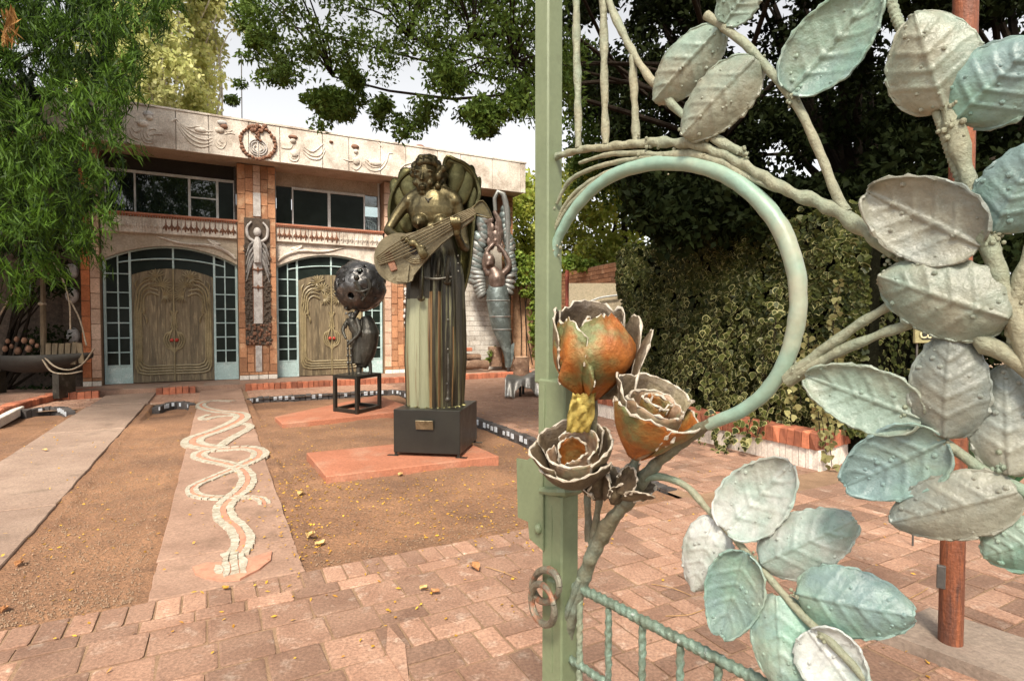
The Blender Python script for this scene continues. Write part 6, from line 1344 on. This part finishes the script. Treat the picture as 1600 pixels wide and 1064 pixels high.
for k in range(15000):
    L_ = r.uniform(-.15, 3.9); h = r.uniform(.32, 2.62) ; bul = .08 + .16 * (mnoise.noise(Vector((L_ * 1.7, h * 1.7, 4))) + .4)
    if mnoise.noise(Vector((L_ * 3.2, h * 2.6, 9))) < -.2 and r.random() < .6: continue
    P_.append(w0 + wdir * L_ - sdir * max(.02, bul) + Z * h); N0.append(-sdir + Z * .25)
for k in range(1500):
    L_ = r.uniform(0, 3.5); h = r.uniform(.32, 2.5); P_.append(w0 + sdir * L_ + wdir * (.36 - r.uniform(0, .1)) + Z * h); N0.append(-wdir + Z * .25)
for k in range(900): P_.append(w0 + wdir * r.uniform(-.1, 3.9) + sdir * r.uniform(-.1, .3) + Z * (2.6 + r.uniform(-.05, .15))); N0.append(Z - sdir * .5)
strands = []
for k in range(60):
    L_ = r.choice([r.uniform(0, 3.8), r.uniform(.2, 2.2)]); q = w0 + wdir * L_ - sdir * r.uniform(.22, .5) + Z * r.uniform(.7, 1.9); b_ = q - Z * r.uniform(.5, 1.3); b_ = np.array([b_[0], b_[1], max(b_[2], .35)]); strands.append([q, (q + b_) / 2 + rng.normal(size=3) * .04, b_])
for (x0, y0, x1, y1, x2, y2, Y0) in ((1262, 590, 1290, 640, 1300, 730, 5.45), (1268, 600, 1285, 660, 1292, 720, 5.42), (1160, 600, 1150, 660, 1130, 715, 6.15), (1185, 610, 1175, 650, 1160, 700, 6.05), (1105, 610, 1112, 660, 1120, 712, 6.4), (1215, 600, 1200, 640, 1180, 690, 5.9), (1090, 640, 1085, 670, 1095, 695, 6.6), (1255, 560, 1275, 620, 1282, 690, 5.5), (1140, 640, 1138, 690, 1105, 720, 6.3)):
    strands.append([at(x0, y0, Y0 + .35), at(x1, y1, Y0 + .1), at(x2, y2, Y0)])
big = []
m = MB()
for s_ in strands:
    P, _ = catmull(s_, .045); m.tube(s_, .004, 5)
    for p in P:
        for q in range(2): big.append(p + rng.normal(size=3) * .03)
m.build('ivy_stem', 'dark_bark', IV)
o1, i1 = ivyquads(np.array(P_), np.array(N0), .062); nC = len(P_)
var = np.array([r.random() < .3 for _ in range(nC)])
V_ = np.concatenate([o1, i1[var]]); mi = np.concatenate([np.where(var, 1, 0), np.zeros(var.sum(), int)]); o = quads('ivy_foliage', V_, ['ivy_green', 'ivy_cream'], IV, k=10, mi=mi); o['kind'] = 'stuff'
bigA = np.array(big); order = np.argsort(bigA[:, 1]); near = bigA[order[:300]]; far = bigA[order[300:]]
if len(far): o2, i2 = ivyquads(far, np.tile(nrm(-sdir + Z * .3), (len(far), 1)), .068); o = quads('ivy_foliage', np.concatenate([o2, i2]), ['ivy_green', 'ivy_cream'], IV, k=10, mi=np.concatenate([np.ones(len(far), int), np.zeros(len(far), int)])); o['kind'] = 'stuff'
ivm = []
for v in range(5):
    fo = rng.uniform(.66, .86); mm = MB(); bend = lambda x, y: -.25 * x * x - .12 * y * y
    mm.add([(x, y, bend(x, y)) for x, y in LOBE] , [tuple(range(10))], 1); mm.add([(x * fo, y * fo, bend(x, y) + .04) for x, y in LOBE], [tuple(range(10))], 0); ivm.append(mm.mesh('ivy_leaf', ['ivy_green', 'ivy_cream'], smooth=False))
nn, aa, bb_ = ivyframe(len(near), np.tile(nrm(-sdir * .7 + np.array([0, -.5, .35])), (len(near), 1)))
for p, n_, a_, b_ in zip(near, nn, aa, bb_):
    o = bpy.data.objects.new('ivy_leaf', r.choice(ivm)); COL.objects.link(o); o.parent = IV; o.location = tuple(p - wloc(IV)); s_ = .068 * r.uniform(.6, 1.25); o.scale = (s_, s_, s_); o.rotation_euler = Matrix((tuple(b_), tuple(a_), tuple(n_))).transposed().to_euler()
# spiky plant at the right edge
AG = empty('spiky_plant', G(1560, 760, 0), 'dark green spiky plant behind the right metal leaves', 'plant')
q0 = at(1560, 640, 4.6); mat('agave', (.05, .12, .05), (.03, .08, .035), 6, .45, bump=.1)
for k in range(16):
    an = r.uniform(0, 2 * PI); d = np.array([math.cos(an) * r.uniform(.2, .6), math.sin(an) * .4, r.uniform(.5, 1)]); m = MB(); b0 = q0 * [1, 1, 0]; m.tube([b0, b0 + d * .5, b0 + d * 1.0 + np.array([d[0], d[1], -.1]) * .3], [.03, .035, .003], 6, ell=.35); m.build('blade', 'agave', AG)

# a tree behind the viewer, mirrored in the upper windows
r = random.Random(77)
SB = empty('street_tree', (2.5, -7.5, 0), 'leafy street tree behind the viewpoint, seen only in the window panes', 'tree')
cl = [(np.array([2.0 + r.gauss(0, 2.0), -7.5 + r.gauss(0, 1.5), r.uniform(5.2, 10.5)]), r.uniform(.4, .7)) for k in range(150)]
quads('crown', blobs(cl, 60, .2, .12), 'canopy_leaf', SB); m = MB(); m.tube([(2.5, -7.5, 0), (2.6, -7.5, 3), (2.2, -7.5, 6)], [.35, .28, .2], 10); limbs(m, (2.2, -7.5, 6), [c[0] for c in cl[:14]], .1, .02); m.build('trunk', 'dark_bark', SB)

# ------------------------------------------------------------------ litter: small leaves, pebbles, larger fallen leaves, twigs
def gz(P):
    a, b_ = np.dot(P, E1), np.dot(P, E2)
    if b_ < 3.43 or a > 3.43: return .004
    if -.35 < a < .43: return .014
    if -2.3 < a < -1.17: return .012
    if b_ > 11.93: return .006
    return soilz(a, b_) + .004
C = []; D = []
spots = [(600, 800, 200, 40, 420), (760, 790, 60, 25, 150), (560, 760, 90, 12, 200), (480, 740, 25, 40, 130), (440, 700, 40, 40, 120), (760, 700, 50, 14, 150), (640, 690, 130, 30, 150), (100, 850, 60, 60, 60), (150, 760, 40, 60, 50), (300, 950, 250, 40, 40), (700, 900, 200, 60, 70), (1100, 800, 250, 120, 60), (500, 660, 60, 10, 80), (60, 680, 60, 40, 50), (470, 840, 25, 30, 80), (560, 640, 100, 12, 80), (1350, 720, 60, 10, 20), (780, 660, 60, 20, 60), (250, 680, 30, 50, 30), (1000, 730, 60, 12, 50), (1440, 1020, 60, 25, 14)]
for (x, y, sx, sy, n) in spots:
    for k in range(int(n * .9)):
        px_, py_ = r.gauss(x, sx), r.gauss(y, sy)
        if py_ < 600 or py_ > 1080: continue
        P = G(px_, py_, 0); P[2] = gz(P); C.append(P + Z * .004); D.append((r.gauss(0, 1), r.gauss(0, 1), r.gauss(0, .22)))
C = np.array(C); D = np.array(D); n = len(C)
def flatleaves(C, D, L_, W_):
    D = unit(D); S = unit(np.cross(D, np.array([0, 0, 1.0]) + rng.normal(size=D.shape) * .25)); L_ = L_[:, None]; W_ = W_[:, None]; return np.stack([C - D * L_ * .5, C + S * W_ * .5 + Z * .003, C + D * L_ * .5, C - S * W_ * .5], 1)
tag(quads('leaf_litter', flatleaves(C, D, rng.uniform(.015, .035, n), rng.uniform(.008, .018, n)), 'litter_yellow'), 'tiny yellow leaves scattered over soil and pavers', 'leaf litter', kind='stuff')
PB = []
for k in range(9000):
    z_ = r.random()
    P = E(r.uniform(-1.1, -.4), 3.5 + 5 * r.random() ** 1.5) if z_ < .4 else E(r.uniform(.5, 3.3), 3.5 + 6 * r.random() ** 1.6)
    P[2] = gz(P); PB.append(P)
PB = np.array(PB); n = len(PB); s_ = rng.uniform(.003, .0085, n)[:, None]; tri = unit(rng.normal(size=(n, 3))) * [1, 1, .2]; t1 = np.stack([tri[:, 1], -tri[:, 0], 0 * tri[:, 0]], 1)
top_ = PB + Z * s_ * 1.1; a0 = PB + tri * s_; a1 = PB + t1 * s_; a2 = PB - tri * s_; a3 = PB - t1 * s_
tag(quads('gravel', np.concatenate([np.stack(q, 1) for q in ((top_, a0, a1), (top_, a1, a2), (top_, a2, a3), (top_, a3, a0))]), 'pebble', k=3), 'fine gravel scattered over the soil bed', 'gravel', kind='stuff')
def fallen(x, y, size, mt, label, seed):
    r_ = random.Random(seed); P = G(x, y, 0); P[2] = gz(P); an = r_.uniform(0, 6.3); d = np.array([math.cos(an), math.sin(an), 0]); s_ = np.cross(Z, d); rows = []
    for i in range(9):
        t = i / 8; w = size * .42 * math.sin(PI * min(1, t * .94 + .04)) ** .7; rows.append([P + d * size * (t - .5) + s_ * w * v * .8 + Z * (.006 + size * (.28 * v * v * (1 - .3 * t) + .12 * math.sin(PI * t + seed) ** 2 + .06 * mnoise.noise(Vector((t * 5, v * 3, seed))))) for v in np.linspace(-1, 1, 7)])
    m = MB(); m.grid(rows); o = m.build('fallen_leaf', mt, loc=P, ang=180); solid(o, .001); tag(o, label, 'leaf', 'larger fallen leaves')
mat('leaf_brown', (.42, .20, .08), (.30, .13, .05), 30, .7, bump=.4); mat('leaf_tan', (.58, .40, .16), (.46, .30, .11), 30, .7, bump=.4)
for i, (x, y, s_, mt_, lb) in enumerate(((742, 890, .085, 'leaf_brown', 'largest curled brown leaf on the pavers left of the gate ring'), (662, 922, .05, 'leaf_tan', 'small tan leaf on the pavers before the shard'), (680, 928, .05, 'leaf_brown', 'small brown curled leaf beside the tan one on the pavers'), (470, 770, .085, 'leaf_tan', 'tan curled leaf on soil right of the snake path'), (485, 838, .09, 'leaf_tan', 'pale tan leaf at the corner of path and soil'), (500, 845, .07, 'leaf_tan', 'rounded yellow leaf beside the pale tan leaf on soil'), (30, 880, .07, 'leaf_brown', 'brown leaf at far left beside the stone path'), (5, 950, .07, 'leaf_brown', 'dark brown leaf at the left frame edge'), (625, 740, .07, 'leaf_tan', 'yellow leaf lying before the terracotta slab front edge'), (70, 706, .06, 'leaf_tan', 'tan leaf on the far left stone slab'), (1445, 1025, .05, 'leaf_brown', 'brown leaf beside the concrete strip'), (352, 922, .04, 'litter_yellow', 'single yellow leaf below the snake head on the joint'))): fallen(x, y, s_, mt_, lb, i)
for pts, lb in (([(1018, 912), (1050, 918), (1080, 930)], 'thin straw twig on the pavers behind the gate stem'), ([(1040, 962), (1075, 960), (1100, 952)], 'bent brown twig on the pavers below the gate leaf'), ([(758, 885), (785, 893), (808, 903)], 'pale straw lying beside the curled brown leaf'), ([(1420, 935), (1440, 925), (1450, 918)], 'short twig on the pavers left of the rusty post'), ([(1180, 880), (1215, 886), (1250, 892)], 'thin straw on the paving behind lower gate leaves')):
    m = MB(); m.tube([G(x, y, .006 + .006 * (i == 1)) for i, (x, y) in enumerate(pts)], .0022, 5); tag(m.build('twig', 'twig', loc=G(*pts[1])), lb, 'twig', 'twigs on the paving')
